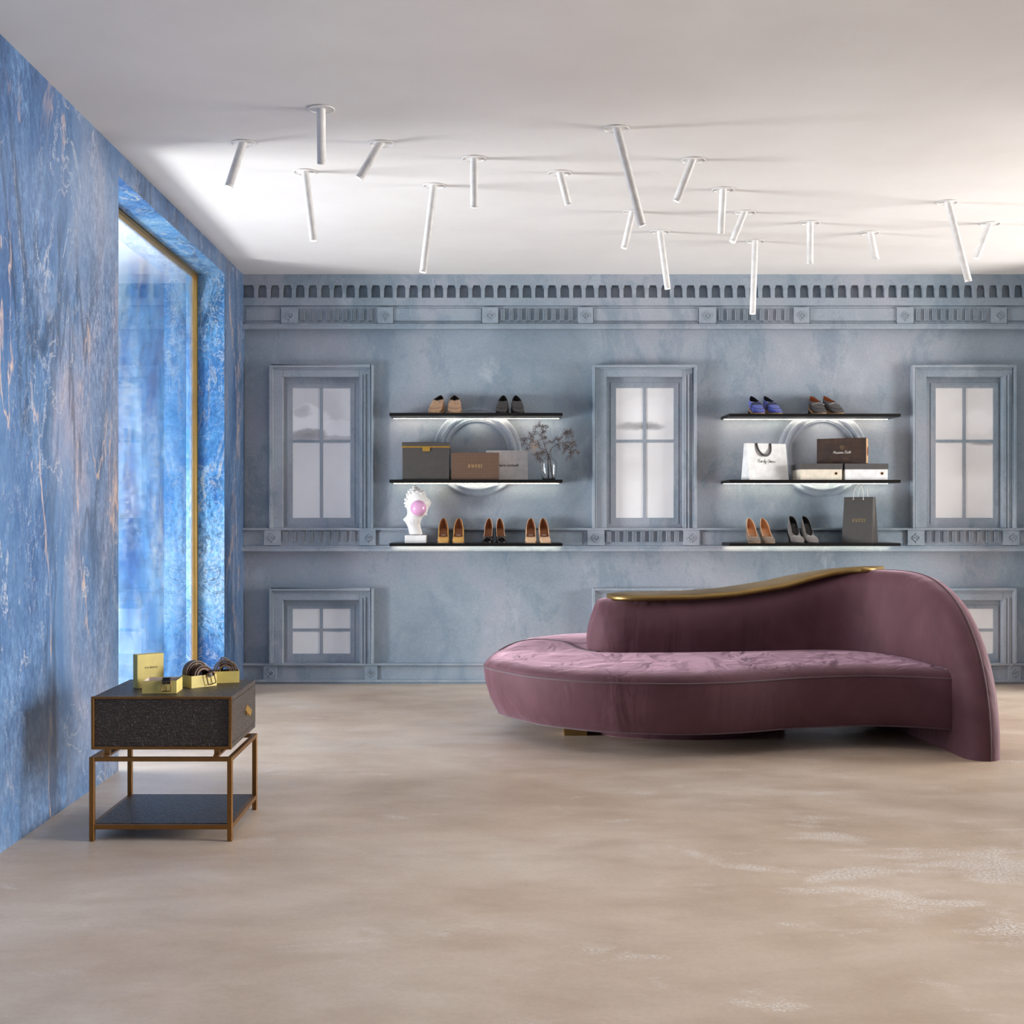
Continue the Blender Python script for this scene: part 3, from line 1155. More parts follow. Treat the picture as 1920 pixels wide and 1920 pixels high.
def section(s0, ang, r_max, w, zlow, belly, lean=0.0, pw=0.75):
    """one rib of the shell: goes up the inner face, over the rim and down the outer face"""
    out = []
    rim = min(w * 1.0, r_max * 0.5)
    ca, sa = math.cos(ang), math.sin(ang)
    prof = []
    nI = 9
    for j in range(nI):
        t = j / nI
        prof.append((1.0, t * (r_max - rim)))
    for j in range(NJ - 2 * nI + 1):
        a = PI * j / (NJ - 2 * nI)
        c, sN = math.cos(a), math.sin(a)
        prof.append((math.copysign(abs(c) ** pw, c), (r_max - rim) + rim * abs(sN) ** pw))
    for j in range(nI - 1, -1, -1):
        prof.append((-1.0, j / nI * (r_max - rim)))
    for u, r in prof:
        s = s0 + r * ca + lean * (r / r_max - 0.3) ** 2 * 1.9
        z = zlow + r * sa
        p, t = at_s(s)
        nrm = Vector((t.y, -t.x, 0))          # towards the sitter
        ww = w if ang > PI / 2 - 1e-3 else hw_(s)
        k = 1.0 + belly * (math.sin(PI * min(1, max(0, (r / r_max)))) - 0.35)
        q = p + nrm * (u * ww * k)
        out.append(Vector((q.x - SO.x, q.y - SO.y, z)))
    return out


rows = []
R0_ = 0.2
for i in range(16):       # rounded left end
    t = i / 15
    s = R0_ * (1 - math.cos(t * PI / 2))
    kk = math.sin(t * PI / 2) ** 0.8 if i else 0.0
    rows.append(section(s, PI / 2, htop(s) - 0.40 - 0.06 * (1 - kk) ** 1.5, max(0.002, hw_(s) * kk), 0.40, 0.16, 0.085 * (1 - math.sin(t * PI / 2))))
nst = 40
for i in range(1, nst + 1):
    s = R0_ + (sp - R0_) * i / nst
    zl = 0.40 - 0.40 * sstep(0.9, sp, s)
    rows.append(section(s, PI / 2, htop(s) - zl, hw_(s), zl, 0.16 * (1 - i / nst)))
aF, bF, ex = SL - sp, htop(sp), 2.25
for i in range(1, 41):
    ang = PI / 2 * (1 - i / 40)
    c, sN = math.cos(ang), math.sin(ang)
    r = 1.0 / ((max(c, 1e-9) / aF) ** ex + (max(sN, 1e-9) / bF) ** ex) ** (1 / ex)
    rows.append(section(sp, ang, r, hw_(sp), 0.0, 0.0, 0.0, 0.75 + 0.2 * i / 40))
mb = MB()
mb.grid(rows)
br = mb.build('backrest', M['velvet'], sofa)
tag(br, 'backrest sweeping round into the tall right arm')
# arm piping runs along the outer third of the rim
mb = MB()
pl_ = []
jm = NJ // 2
for r in rows[40:]:
    pl_.append((r[jm] + r[jm + 1]) / 2)
mb.tube(pl_, 0.0045, 6)
mb.build('piping', M['velvet_trim'], br)
# brass rail lying on the backrest
mb = MB()
send = s_of_y(7.31)
sec = []
N_ = 60
for i in range(N_ + 1):
    s = 0.12 + (send - 0.12) * i / N_
    p, t = at_s(s)
    nrm = Vector((t.y, -t.x, 0))
    w = hw_(s) * 0.93
    if s < 0.12 + 0.19:
        w *= math.sqrt(max(0.0, 1 - (1 - (s - 0.12) / 0.19) ** 2)) * 0.98 + 0.02
    z = htop(s)
    row = []
    for u, v in ((1, -0.012), (1.02, 0.004), (0.985, 0.016), (0.9, 0.021), (-0.9, 0.021), (-0.985, 0.016), (-1.02, 0.004), (-1, -0.012)):
        q = p + nrm * (u * w)
        row.append(Vector((q.x - SO.x, q.y - SO.y, z + v)))
    sec.append(row)
mb.grid(sec, close_u=True, cap=True)
mb.build('top_rail', M['gold'], sofa)['label'] = 'brass rail along the top of the backrest'
# plinth and brass foot
mb = MB()
pc = Vector((1.12, 7.18))
pln = [Vector((pc.x + 0.62 * math.cos(2 * PI * k / 64) - SO.x, pc.y + 0.44 * math.sin(2 * PI * k / 64) - SO.y)) for k in range(64)]
mb.grid([[Vector((p.x, p.y, z)) for p in pln] for z in (0.0, 0.125)], close_u=True, cap=True)
mb.build('plinth', M['velvet'], sofa, 0.01)
mb = MB()
lx0, lx1, ly = X(1054, 6.88) - SO.x, X(1101, 6.88) - SO.x, 6.88 - SO.y
mb.add([(lx0 + 0.012, ly, 0), (lx1, ly, 0), (lx1, ly + 0.12, 0), (lx0 + 0.012, ly + 0.12, 0), (lx0, ly - 0.004, 0.118), (lx1 + 0.002, ly - 0.004, 0.118), (lx1 + 0.002, ly + 0.13, 0.118), (lx0, ly + 0.13, 0.118)],
       [(0, 3, 2, 1), (4, 5, 6, 7), (0, 1, 5, 4), (1, 2, 6, 5), (2, 3, 7, 6), (3, 0, 4, 7)])
mb.build('leg', M['gold'], sofa, 0.002)['label'] = 'brass block leg'

# ------------------------------------------------------------------ bronze side table
TX0, TX1, TY0, TY1 = -1.507, -0.965, 4.652, 5.167
tb = thing('side_table', 'bronze framed side table with a dark leather drawer case and low shelf', 'table', ((TX0 + TX1) / 2, (TY0 + TY1) / 2, 0))
hw, hd = (TX1 - TX0) / 2, (TY1 - TY0) / 2
lg = 0.0185
for sx in (-1, 1):
    for sy in (-1, 1):
        a, b = (-hw, -hw + lg) if sx < 0 else (hw - lg, hw)
        c, d_ = (-hd, -hd + lg) if sy < 0 else (hd - lg, hd)
        MB().box(a, b, c, d_, 0, 0.32).build('leg', M['bronze'], tb, 0.0012, 1)
mb = MB()
for y0 in (-hd, hd - lg):
    mb.box(-hw + lg, hw - lg, y0 + 0.001, y0 + lg - 0.001, 0.3035, 0.3195)
for x0 in (-hw, hw - lg):
    mb.box(x0 + 0.001, x0 + lg - 0.001, -hd + lg, hd - lg, 0.3035, 0.3195)
mb.build('top_frame', M['bronze'], tb)
# inset rails that lift the case off the frame
for sx in (-1, 1):
    mb = MB()
    cx = sx * (hw - 0.062)
    mb.box(cx - 0.010, cx + 0.010, -hd + 0.004, hd - 0.004, 0.3197, 0.3275)
    for sy in (-1, 1):
        cy = sy * (hd - 0.03)
        mb.box(cx - 0.010, cx + 0.010, cy - 0.010, cy + 0.010, 0.3275, 0.3455)
    mb.build('spacer_rail', M['bronze'], tb)
mb = MB()
for y0 in (-hd, hd - lg):
    mb.box(-hw + lg, hw - lg, y0 + 0.001, y0 + lg - 0.001, 0.046, 0.0635)
for x0 in (-hw, hw - lg):
    mb.box(x0 + 0.001, x0 + lg - 0.001, -hd + lg, hd - lg, 0.046, 0.0635)
mb.build('shelf_frame', M['bronze'], tb)
MB().box(-hw + lg, hw - lg, -hd + lg, hd - lg, 0.05, 0.0655).build('shelf', M['leather'], tb, 0.001, 1)
bx0, bx1, by0, by1, bz0, bz1 = -hw + 0.002, hw - 0.006, -hd + 0.018, hd - 0.004, 0.3455, 0.547
MB().box(bx0 + 0.006, bx1 - 0.012, by0 + 0.007, by1, bz0 + 0.006, bz1 - 0.0005).build('case', M['leather'], tb)
mb = MB()
t_ = 0.0105
mb.box(bx0, bx1, by0, by0 + 0.012, bz0, bz0 + t_ * 1.1)
mb.box(bx0, bx1, by0, by0 + 0.012, bz1 - t_ * 0.8, bz1)
mb.box(bx0, bx0 + t_, by0, by0 + 0.012, bz0 + t_ * 1.1, bz1 - t_ * 0.8)
mb.box(bx1 - t_, bx1, by0, by0 + 0.012, bz0 + t_ * 1.1, bz1 - t_ * 0.8)
mb.build('case_frame', M['bronze'], tb, 0.0006, 1)
dr = MB().box(bx1 - 0.0125, bx1 - 0.001, by0 + 0.0125, by1 - 0.0005, bz0 + 0.022, bz1 - 0.022).build('drawer', M['leather'], tb, 0.001, 1)
MB().box(bx1 - 0.0125, bx1 - 0.002, by0 + 0.0125, by1 - 0.0005, bz0 + 0.001, bz0 + 0.0205).build('side_rail', M['leather'], tb)
MB().box(bx1 - 0.0125, bx1 - 0.002, by0 + 0.0125, by1 - 0.0005, bz1 - 0.0205, bz1 - 0.001).build('side_rail', M['leather'], tb)
mb = MB()
hy, hz = 4.975 - (TY0 + TY1) / 2, 0.446
a = 0.030
q = [(0, hy - 0.030, hz + 0.006), (0, hy + 0.004, hz + 0.024), (0, hy + 0.024, hz - 0.002), (0, hy - 0.008, hz - 0.022)]
# a folded plate that stands off the drawer at its lower right edge
xo = bx1 - 0.001
mb.add([(xo + 0.001, q[0][1], q[0][2]), (xo + 0.001, q[1][1], q[1][2]), (xo + 0.017, q[2][1], q[2][2]), (xo + 0.017, q[3][1], q[3][2]),
        (xo - 0.001, q[0][1] + .003, q[0][2] - .003), (xo - 0.001, q[1][1] + .003, q[1][2] - .003), (xo + 0.0145, q[2][1], q[2][2] - .001), (xo + 0.0145, q[3][1], q[3][2] - .001)],
       [(0, 1, 2, 3), (7, 6, 5, 4), (0, 4, 5, 1), (1, 5, 6, 2), (2, 6, 7, 3), (3, 7, 4, 0)])
mb.box(xo - 0.001, xo + 0.006, hy - 0.028, hy - 0.01, hz - 0.014, hz + 0.002)
mb.build('handle', M['brass_frame'], dr)['label'] = 'folded brass plate handle'

# ------------------------------------------------------------------ lettering
M['ink'] = plain('black_print', srgb(34, 32, 31), 0.6)
M['ink_gold'] = plain('gold_print', srgb(206, 176, 110), 0.4, 0.3)
M['ink_white'] = plain('white_print', srgb(232, 226, 216), 0.5)
M['ink_grey'] = plain('grey_print', srgb(150, 148, 146), 0.6)


def text_obj(body, size, mat, parent, loc, rot, space=1.0, name='lettering', width=None, bold=0.0):
    cu = D.curves.new('type_curve', 'FONT')
    cu.body = body
    cu.size = size
    cu.space_character = space
    cu.align_x = 'CENTER'
    cu.align_y = 'CENTER'
    cu.extrude = 0.0003
    cu.offset = bold
    tmp = D.objects.new('type_tmp', cu)
    COL.objects.link(tmp)
    bpy.context.view_layer.update()
    me = D.meshes.new_from_object(tmp.evaluated_get(bpy.context.evaluated_depsgraph_get()))
    D.objects.remove(tmp)
    if width:
        xs_ = [v.co.x for v in me.vertices]
        k_ = width / (max(xs_) - min(xs_))
        c_ = (max(xs_) + min(xs_)) / 2
        for v in me.vertices:
            v.co.x = (v.co.x - c_) * k_
    me.name = name
    me.materials.clear()
    me.materials.append(mat)
    o = D.objects.new(name, me)
    COL.objects.link(o)
    o.parent = parent
    o.location = loc
    o.rotation_euler = rot
    return o


def strokes(paths, sx, sz, r, mat, parent, M4, name='lettering', smooth=True):
    """lettering drawn as thin raised strokes in the local x-z plane"""
    mb_ = MB()
    for p in paths:
        pts = [Vector((a * sx, 0, b * sz)) for a, b in p]
        if smooth and len(pts) > 2:
            pts = catmull(pts, 4)
        mb_.tube(pts, r, 5)
    mb_.xform(M4)
    return mb_.build(name, mat, parent)


def arc(cx, cy, rx, ry, a0, a1, n=12):
    return [(cx + rx * math.cos(math.radians(a0 + (a1 - a0) * i / n)), cy + ry * math.sin(math.radians(a0 + (a1 - a0) * i / n))) for i in range(n + 1)]


def gucci():
    """spaced serif capitals G U C C I in a 0..8.2 by 0..1.4 box centred on zero"""
    def c(x):
        return [arc(x + 0.6, 0.7, 0.6, 0.7, 48, 312), [(x + 1.0, 1.02), (x + 1.06, 1.32)], [(x + 1.0, 0.38), (x + 1.06, 0.1)]]
    L = []
    L += [arc(0.6, 0.7, 0.6, 0.7, 48, 318), [(1.0, 1.02), (1.06, 1.32)], [(1.08, 0.6), (1.08, 0.08)], [(0.8, 0.6), (1.26, 0.6)]]
    L += [[(2.2, 1.38), (2.2, 0.5)] + arc(2.7, 0.5, 0.5, 0.5, 180, 360, 8) + [(3.2, 1.38)], [(2.0, 1.38), (2.45, 1.38)], [(3.0, 1.38), (3.4, 1.38)]]
    L += c(4.15) + c(6.05)
    L += [[(8.0, 1.38), (8.0, 0.02)], [(7.75, 1.38), (8.25, 1.38)], [(7.75, 0.02), (8.25, 0.02)]]
    return [[(a - 4.12, b - 0.7) for a, b in p] for p in L]


def script_word(word):
    """a loose handwriting alphabet; x-height 1"""
    G = {
        'H': ([[(0.3, 2.3), (0.1, 1.2), (0.0, 0.0)], [(1.1, 2.4), (0.95, 1.2), (0.8, 0.0), (1.1, 0.1)], [(0.0, 1.0), (0.5, 1.15), (1.0, 1.1)]], 1.3),
        'a': ([[(0.75, 0.85), (0.4, 1.0), (0.05, 0.5), (0.3, 0.02), (0.65, 0.4), (0.78, 0.95), (0.72, 0.2), (1.0, 0.05)]], 1.0),
        'r': ([[(0.0, 0.9), (0.1, 0.5), (0.1, 0.0), (0.2, 0.7), (0.5, 1.0), (0.65, 0.85)]], 0.72),
        'd': ([[(0.7, 0.85), (0.35, 1.0), (0.05, 0.5), (0.3, 0.0), (0.65, 0.5), (0.9, 2.2), (0.8, 0.8), (0.8, 0.1), (1.0, 0.1)]], 1.05),
        'y': ([[(0.0, 1.0), (0.1, 0.3), (0.4, 0.1), (0.7, 0.9), (0.75, 1.0), (0.6, 0.0), (0.3, -0.9), (0.05, -0.7), (0.5, -0.1), (1.0, 0.3)]], 1.0),
        'A': ([[(0.95, 1.7), (0.4, 1.7), (0.0, 0.8), (0.3, 0.0), (0.8, 0.5), (1.05, 1.6), (1.0, 0.3), (1.3, 0.05)]], 1.35),
        'm': ([[(0.0, 0.95), (0.05, 0.0), (0.2, 0.8), (0.42, 0.9), (0.45, 0.0), (0.6, 0.8), (0.85, 0.9), (0.88, 0.1), (1.1, 0.05)]], 1.15),
        'i': ([[(0.05, 0.95), (0.05, 0.2), (0.3, 0.05)], [(0.12, 1.45), (0.16, 1.55)]], 0.4),
        'e': ([[(0.1, 0.5), (0.6, 0.7), (0.4, 1.0), (0.08, 0.6), (0.25, 0.02), (0.75, 0.3)]], 0.75),
        's': ([[(0.6, 1.0), (0.2, 0.85), (0.3, 0.55), (0.62, 0.3), (0.4, 0.0), (0.0, 0.1)]], 0.75),
        'M': ([[(0.0, 0.0), (0.3, 1.0), (0.4, 1.9), (0.6, 0.5), (1.05, 1.9), (1.1, 0.8), (1.2, 0.0), (1.4, 0.1)]], 1.5),
        'o': ([arc(0.4, 0.5, 0.36, 0.48, 90, 450, 8)], 0.9),
        'D': ([[(0.3, 1.9), (0.2, 0.9), (0.1, 0.0), (0.7, 0.05), (1.2, 0.8), (0.9, 1.75), (0.2, 1.9), (-0.1, 1.6)]], 1.4),
        'u': ([[(0.0, 0.95), (0.05, 0.2), (0.35, 0.05), (0.65, 0.9), (0.68, 0.2), (0.95, 0.05)]], 0.95),
        't': ([[(0.2, 1.8), (0.15, 0.8), (0.2, 0.1), (0.5, 0.05)], [(-0.1, 1.15), (0.55, 1.2)]], 0.55),
        ' ': ([], 0.7)}
    out, x = [], 0.0
    for ch in word:
        ps, w = G[ch]
        out += [[(a + x + 0.18 * b, b) for a, b in p] for p in ps]
        x += w
    return [[(a - x / 2, b - 0.7) for a, b in p] for p in out], x


ROTF = (PI / 2, 0, 0)

# ------------------------------------------------------------------ belt boxes on the table
M['card_gold'] = plain('ochre_yellow_card', srgb(212, 194, 116), 0.55, grain=0.1, gscale=40)
M['card_in'] = plain('pale_card_lining', srgb(206, 190, 180), 0.7)
M['belt_brown'] = plain('brown_belt_leather', srgb(88, 62, 50), 0.38, grain=0.3, gscale=60)
M['belt_grey'] = plain('taupe_belt_leather', srgb(112, 98, 84), 0.34, grain=0.2, gscale=60)
M['belt_black'] = plain('black_belt_leather', srgb(36, 34, 36), 0.36, grain=0.2, gscale=60)
M['belt_edge'] = plain('belt_edge', srgb(112, 86, 70), 0.5)
M['steel_dark'] = plain('dark_bronze_buckle', srgb(96, 72, 56), 0.28, 1.0)
M['brass_buckle'] = plain('old_brass_buckle', srgb(150, 116, 78), 0.3, 1.0)
TT = 0.547


def open_box(label, corner, ang, w, d_, h):
    """corner = front-left bottom corner"""
    o = thing('belt_box', label, 'box', (corner[0], corner[1], TT), ang, 'open ochre belt boxes')
    t = 0.0022
    mb_ = MB()
    mb_.box(0, w, 0, t, 0, h)
    mb_.box(0, w, d_ - t, d_, 0, h)
    mb_.box(0, t, t, d_ - t, 0, h)
    mb_.box(w - t, w, t, d_ - t, 0, h)
    mb_.box(t, w - t, t, d_ - t, 0, t)
    mb_.build('tray', M['card_gold'], o)
    mb_ = MB()
    e_ = 0.0004
    mb_.add([(t + e_, t + e_, h - .001), (w - t - e_, t + e_, h - .001), (w - t - e_, d_ - t - e_, h - .001), (t + e_, d_ - t - e_, h - .001),
             (t + e_, t + e_, t + e_), (w - t - e_, t + e_, t + e_), (w - t - e_, d_ - t - e_, t + e_), (t + e_, d_ - t - e_, t + e_)],
            [(0, 1, 5, 4), (1, 2, 6, 5), (2, 3, 7, 6), (3, 0, 4, 7), (4, 5, 6, 7)])
    mb_.build('lining', M['card_in'], o)['label'] = 'pale pink grey lining'
    return o


lid = thing('box_lid', 'ochre yellow square box lid standing upright at the back left of the table', 'box', (-1.390, 4.885, TT), math.radians(40))
MB().box(0, 0.112, 0, 0.040, 0, 0.134).build('shell', M['card_gold'], lid, 0.0008, 1)
text_obj('THE BRIDGE', 0.0105, M['ink'], lid, (0.058, -0.0004, 0.080), ROTF, 1.15, width=0.056)

bA = open_box('ochre yellow open box at the table front with a black belt buckle over its edge', (-1.334, 4.752), math.radians(3), 0.132, 0.118, 0.049)
bB = open_box('ochre yellow open box in the middle holding coiled dark brown belts', (-1.176, 4.892), math.radians(46), 0.118, 0.075, 0.048)
bC = open_box('ochre yellow open box at the back right holding a taupe and brown belt roll', (-1.128, 5.036), math.radians(14), 0.112, 0.075, 0.048)


def band(mb_, pts, wdir, w, th, mat=0, edge=None):
    """flat strap along pts; wdir is the direction of its width"""
    rows_ = []
    N = len(pts)
    for i in range(N):
        t = (pts[min(i + 1, N - 1)] - pts[max(i - 1, 0)]).normalized()
        n_ = wdir.cross(t).normalized()
        a_, b_ = wdir * (w / 2), n_ * (th / 2)
        rows_.append([pts[i] + a_ + b_, pts[i] - a_ + b_, pts[i] - a_ - b_, pts[i] + a_ - b_])
    o_ = len(mb_.f)
    mb_.grid(rows_, close_u=True, smooth=False, cap=True, mat=mat)
    if edge is not None:
        for i in range(o_, len(mb_.f)):
            f_ = mb_.f[i]
            if len(f_) == 4:
                ids = sorted({q % 4 for q in [(v - (len(mb_.v) - N * 4)) % 4 for v in f_]})
                if ids in ([1, 2], [0, 3]):
                    mb_.m[i] = edge
    return mb_


def coil(label, origin, ang, mats, loops, width, buckle=None, yoff=0.0):
    """rolled belt standing on edge: loops = list of (centre x, radius, height offset)"""
    o = thing('rolled_belt', label, 'belt', origin, ang, 'rolled belts in the boxes')
    mb_ = MB()
    pts = []
    n = 30
    for li, (cx, r, zc) in enumerate(loops):
        for i in range(n + 1):
            a_ = math.radians(-100 + 360 * i / n)
            nx = loops[min(li + 1, len(loops) - 1)]
            t_ = i / n
            rr = r + (nx[1] - r) * t_
            pts.append(Vector((cx + (nx[0] - cx) * t_ + rr * math.cos(a_), 0, zc + (nx[2] - zc) * t_ + rr * math.sin(a_))))
    band(mb_, pts, Vector((0, 1, 0)), width, 0.0042, 0, 1)
    mb_.build('strap', mats, o)
    return o


# belts (the axis of each roll is the local y axis)
co, si = math.cos(math.radians(46)), math.sin(math.radians(46))


def onbox(corner, ang, lx, ly, lz):
    c_, s__ = math.cos(ang), math.sin(ang)
    return (corner[0] + c_ * lx - s__ * ly, corner[1] + s__ * lx + c_ * ly, TT + lz)


aB, aC = math.radians(46), math.radians(14)
k1 = coil('dark brown rolled belt, the outer wide roll in the middle box', onbox((-1.176, 4.892), aB, 0.050, 0.055, 0.0542), aB - math.radians(4), [M['belt_brown'], M['belt_edge']],
          [(0, 0.0515, 0), (0.001, 0.0435, 0), (0.002, 0.0345, 0), (0.002, 0.024, 0)], 0.034)
k2 = coil('dark brown rolled belt with the hanging dark buckle, in front in the middle box', onbox((-1.176, 4.892), aB, 0.060, 0.0205, 0.0452), aB - math.radians(4), [M['belt_brown'], M['belt_edge']],
          [(0, 0.0425, 0), (0.001, 0.0355, 0), (0.002, 0.026, 0)], 0.028)


def buckle(parent, M4, w, h, r, mat, prong=True):
    mb_ = MB()
    c_ = 0.004
    loop = []
    for (sx, sz, a0) in ((1, 1, 0), (-1, 1, 90), (-1, -1, 180), (1, -1, 270)):
        for q in range(4):
            a_ = math.radians(a0 + 30 * q)
            loop.append(Vector((sx * (w / 2 - c_) + c_ * math.cos(a_), 0, sz * (h / 2 - c_) + c_ * math.sin(a_))))
    mb_.tube(loop, r, 8, closed=True)
    if prong:
        mb_.tube([(0, -0.001, h / 2), (0, -r * 0.8, 0), (0, -r * 0.6, -h / 2)], r * 0.62, 6)
    mb_.xform(M4)
    return mb_.build('buckle', mat, parent)


# strap end and buckle of the middle belt, hanging over the box front
mb = MB()
band(mb, catmull([Vector((0.036, -0.010, 0.010)), Vector((0.032, -0.020, 0.018)), Vector((0.030, -0.0265, 0.014)), Vector((0.029, -0.029, 0.003)), Vector((0.029, -0.0295, -0.004))], 5), Vector((0.96, 0.0, 0.28)).normalized(), 0.028, 0.0032, 0, 1)
mb.build('strap_end', [M['belt_black'], M['belt_edge']], k2)
buckle(k2, Matrix.Translation((0.024, -0.0335, -0.012)) @ Matrix.Rotation(math.radians(-14), 4, 'Y'), 0.034, 0.046, 0.0022, M['steel_dark'])['label'] = 'dark bronze frame buckle'

k3 = coil('brown and taupe rolled belt standing in the back right box', onbox((-1.128, 5.036), aC, 0.051, 0.0185, 0.0498), aC + math.radians(3), [M['belt_brown'], M['belt_edge']],
          [(0, 0.047, 0), (0.001, 0.039, 0), (0.002, 0.030, 0), (0.002, 0.020, 0)], 0.030)
k4 = coil('glossy taupe rolled belt with an upright strap at the right of the back box', onbox((-1.128, 5.036), aC, 0.066, 0.0545, 0.0445), aC - math.radians(2), [M['belt_grey'], M['belt_edge']],
          [(0, 0.042, 0), (0.001, 0.034, 0), (0.001, 0.024, 0)], 0.032)
mb = MB()
band(mb, catmull([Vector((-0.030, -0.004, -0.012)), Vector((-0.031, -0.004, 0.02)), Vector((-0.024, -0.004, 0.054)), Vector((-0.008, -0.004, 0.050)), Vector((0.006, -0.004, 0.042))], 6), Vector((0.25, 1, 0)).normalized(), 0.022, 0.0034, 0, 1)
mb.build('strap_end', [M['belt_grey'], M['belt_edge']], k4)

kb = thing('black_belt', 'black leather belt lying in the front box with a brass buckle hanging over', 'belt', onbox((-1.334, 4.752), math.radians(3), 0.094, 0.0, 0.049), math.radians(3))
mb = MB()
band(mb, catmull([Vector((-0.05, 0.075, -0.040)), Vector((-0.03, 0.05, -0.02)), Vector((-0.004, 0.022, 0.006)), Vector((0, 0.006, 0.008)), Vector((0.0, -0.003, 0.003)), Vector((0.0, -0.0045, -0.010))], 6), Vector((1, 0, 0)), 0.027, 0.004, 0, 0)
mb.box(-0.0155, 0.0155, -0.004, 0.010, 0.0085, 0.0125)
mb.build('strap', [M['belt_black'], M['belt_edge']], kb)
mb = MB()
mb.box(-0.0165, 0.0165, -0.0075, -0.0045, -0.012, 0.004)
mb.build('keeper', M['belt_black'], kb, 0.001, 1)
buckle(kb, Matrix.Translation((0, -0.0075, -0.022)), 0.034, 0.036, 0.002, M['brass_buckle'])['label'] = 'old brass frame buckle'

# ------------------------------------------------------------------ shoes
M['tan_leather'] = plain('tan_leather', srgb(196, 158, 124), 0.42, grain=0.2, gscale=50)
M['dark_leather'] = plain('charcoal_leather', srgb(74, 69, 66), 0.5, grain=0.2, gscale=50)
M['grey_leather'] = plain('dark_grey_leather', srgb(84, 80, 78), 0.5, grain=0.2, gscale=50)
M['blue_suede'] = plain('royal_blue_suede', srgb(48, 68, 172), 0.85, grain=0.3, gscale=40, sheen=0.5)
M['navy_suede'] = plain('navy_suede', srgb(54, 56, 84), 0.85, grain=0.3, gscale=40)
M['mustard'] = plain('mustard_leather', srgb(206, 158, 84), 0.42, grain=0.1)
M['nude'] = plain('nude_patent_leather', srgb(222, 184, 148), 0.32, coat=0.3)
M['cream_edge'] = plain('cream_leather', srgb(228, 190, 158), 0.45)
M['black_patent'] = plain('black_patent_leather', srgb(22, 21, 22), 0.12, coat=0.8)
M['taupe_suede'] = plain('taupe_suede', srgb(122, 104, 90), 0.9, grain=0.3, gscale=40, sheen=0.3)
M['grey_suede'] = plain('grey_suede', srgb(108, 102, 100), 0.9, grain=0.3, gscale=40, sheen=0.4)
M['insole_brown'] = plain('brown_insole', srgb(146, 92, 58), 0.6)
M['insole_tan'] = plain('caramel_insole', srgb(206, 150, 104), 0.55)
M['lining_black'] = plain('black_lining', srgb(22, 20, 20), 0.8)
M['lining_rust'] = plain('rust_lining', srgb(164, 92, 52), 0.6)
M['sole_black'] = plain('black_sole', srgb(26, 24, 23), 0.6)
M['sole_tan'] = plain('tan_sole', srgb(206, 166, 122), 0.55)
M['steel'] = plain('polished_steel', srgb(210, 208, 204), 0.18, 1.0)
M['shoe_label'] = plain('pale_size_label', srgb(196, 174, 160), 0.5)

NU = 11


def shoe_shape(L, W, hh, hv, t0, hc, hb, toe=0.24, arch0=0.32, arch1=0.84, vtop=0.12, pinch=0.86, ramp_open=0.12, waist=0.72, heelw=0.68, close=0.72):
    def zb(t):
        return hh * sstep(arch0, arch1, t)

    def w(t):
        if t < toe:
            k = math.sqrt(max(0, 1 - (1 - t / toe) ** 2))
            k = k ** 0.8
        else:
            k = 1.0
        if t > 0.3:
            k *= 1 + (waist - 1) * sstep(0.3, 0.55, t) + (heelw - waist) * sstep(0.5, 0.75, t)
        if t > close:
            k *= max(0, 1 - ((t - close) / (1 - close)) ** 2) ** 0.8
        return W / 2 * k

    def h(t):
        if t < t0:
            k = (0.30 + 0.70 * sstep(-0.05, t0, t)) * (max(0, 1 - (1 - min(1, t / (toe * 0.8))) ** 2.2)) ** 0.5
            return max(0.004, hv * k)
        return hv + (hc - hv) * sstep(t0, t0 + 0.3, t) + (hb - hc) * max(0, (t - 0.55) / 0.45) ** 1.2

    def op(t):
        return sstep(t0, t0 + ramp_open, t)
    return zb, w, h, op, pinch


def upper_rows(sh, L, n=34, dz=0.0, grow=0.0):
    zb, w, h, op, pinch = sh
    rows_ = []
    for i in range(n + 1):
        t = i / n
        t = 0.5 - 0.5 * math.cos(PI * t) if True else t
        ww, hh_, zz, o_ = w(t) + grow, h(t) + grow, zb(t) + dz, op(t)
        half = []
        for j in range(NU + 1):
            u = j / NU
            if u < 0.25:
                x, z = ww * 0.9 * (u / 0.25), 0.0
            else:
                v = (u - 0.25) / 0.75
                xc = ww * max(0.0, 1 - v ** 2.3) ** 0.45
                zc = hh_ * (1 - (1 - v) ** 1.9)
                xc = ww * (0.9 + 0.1 * sstep(0, 0.25, v)) if v < 0.25 else xc
                xo_ = ww * (0.9 + 0.12 * math.sin(PI * min(1, v * 1.2)) + (pinch - 0.9) * v)
                zo = hh_ * v
                x = xc + (xo_ - xc) * o_
                z = zc + (zo - zc) * o_
            half.append((x, z))
        row = [Vector((-x, t * L, zz + z)) for x, z in half[::-1]] + [Vector((x, t * L, zz + z)) for x, z in half[1:]]
        rows_.append(row)
    return rows_


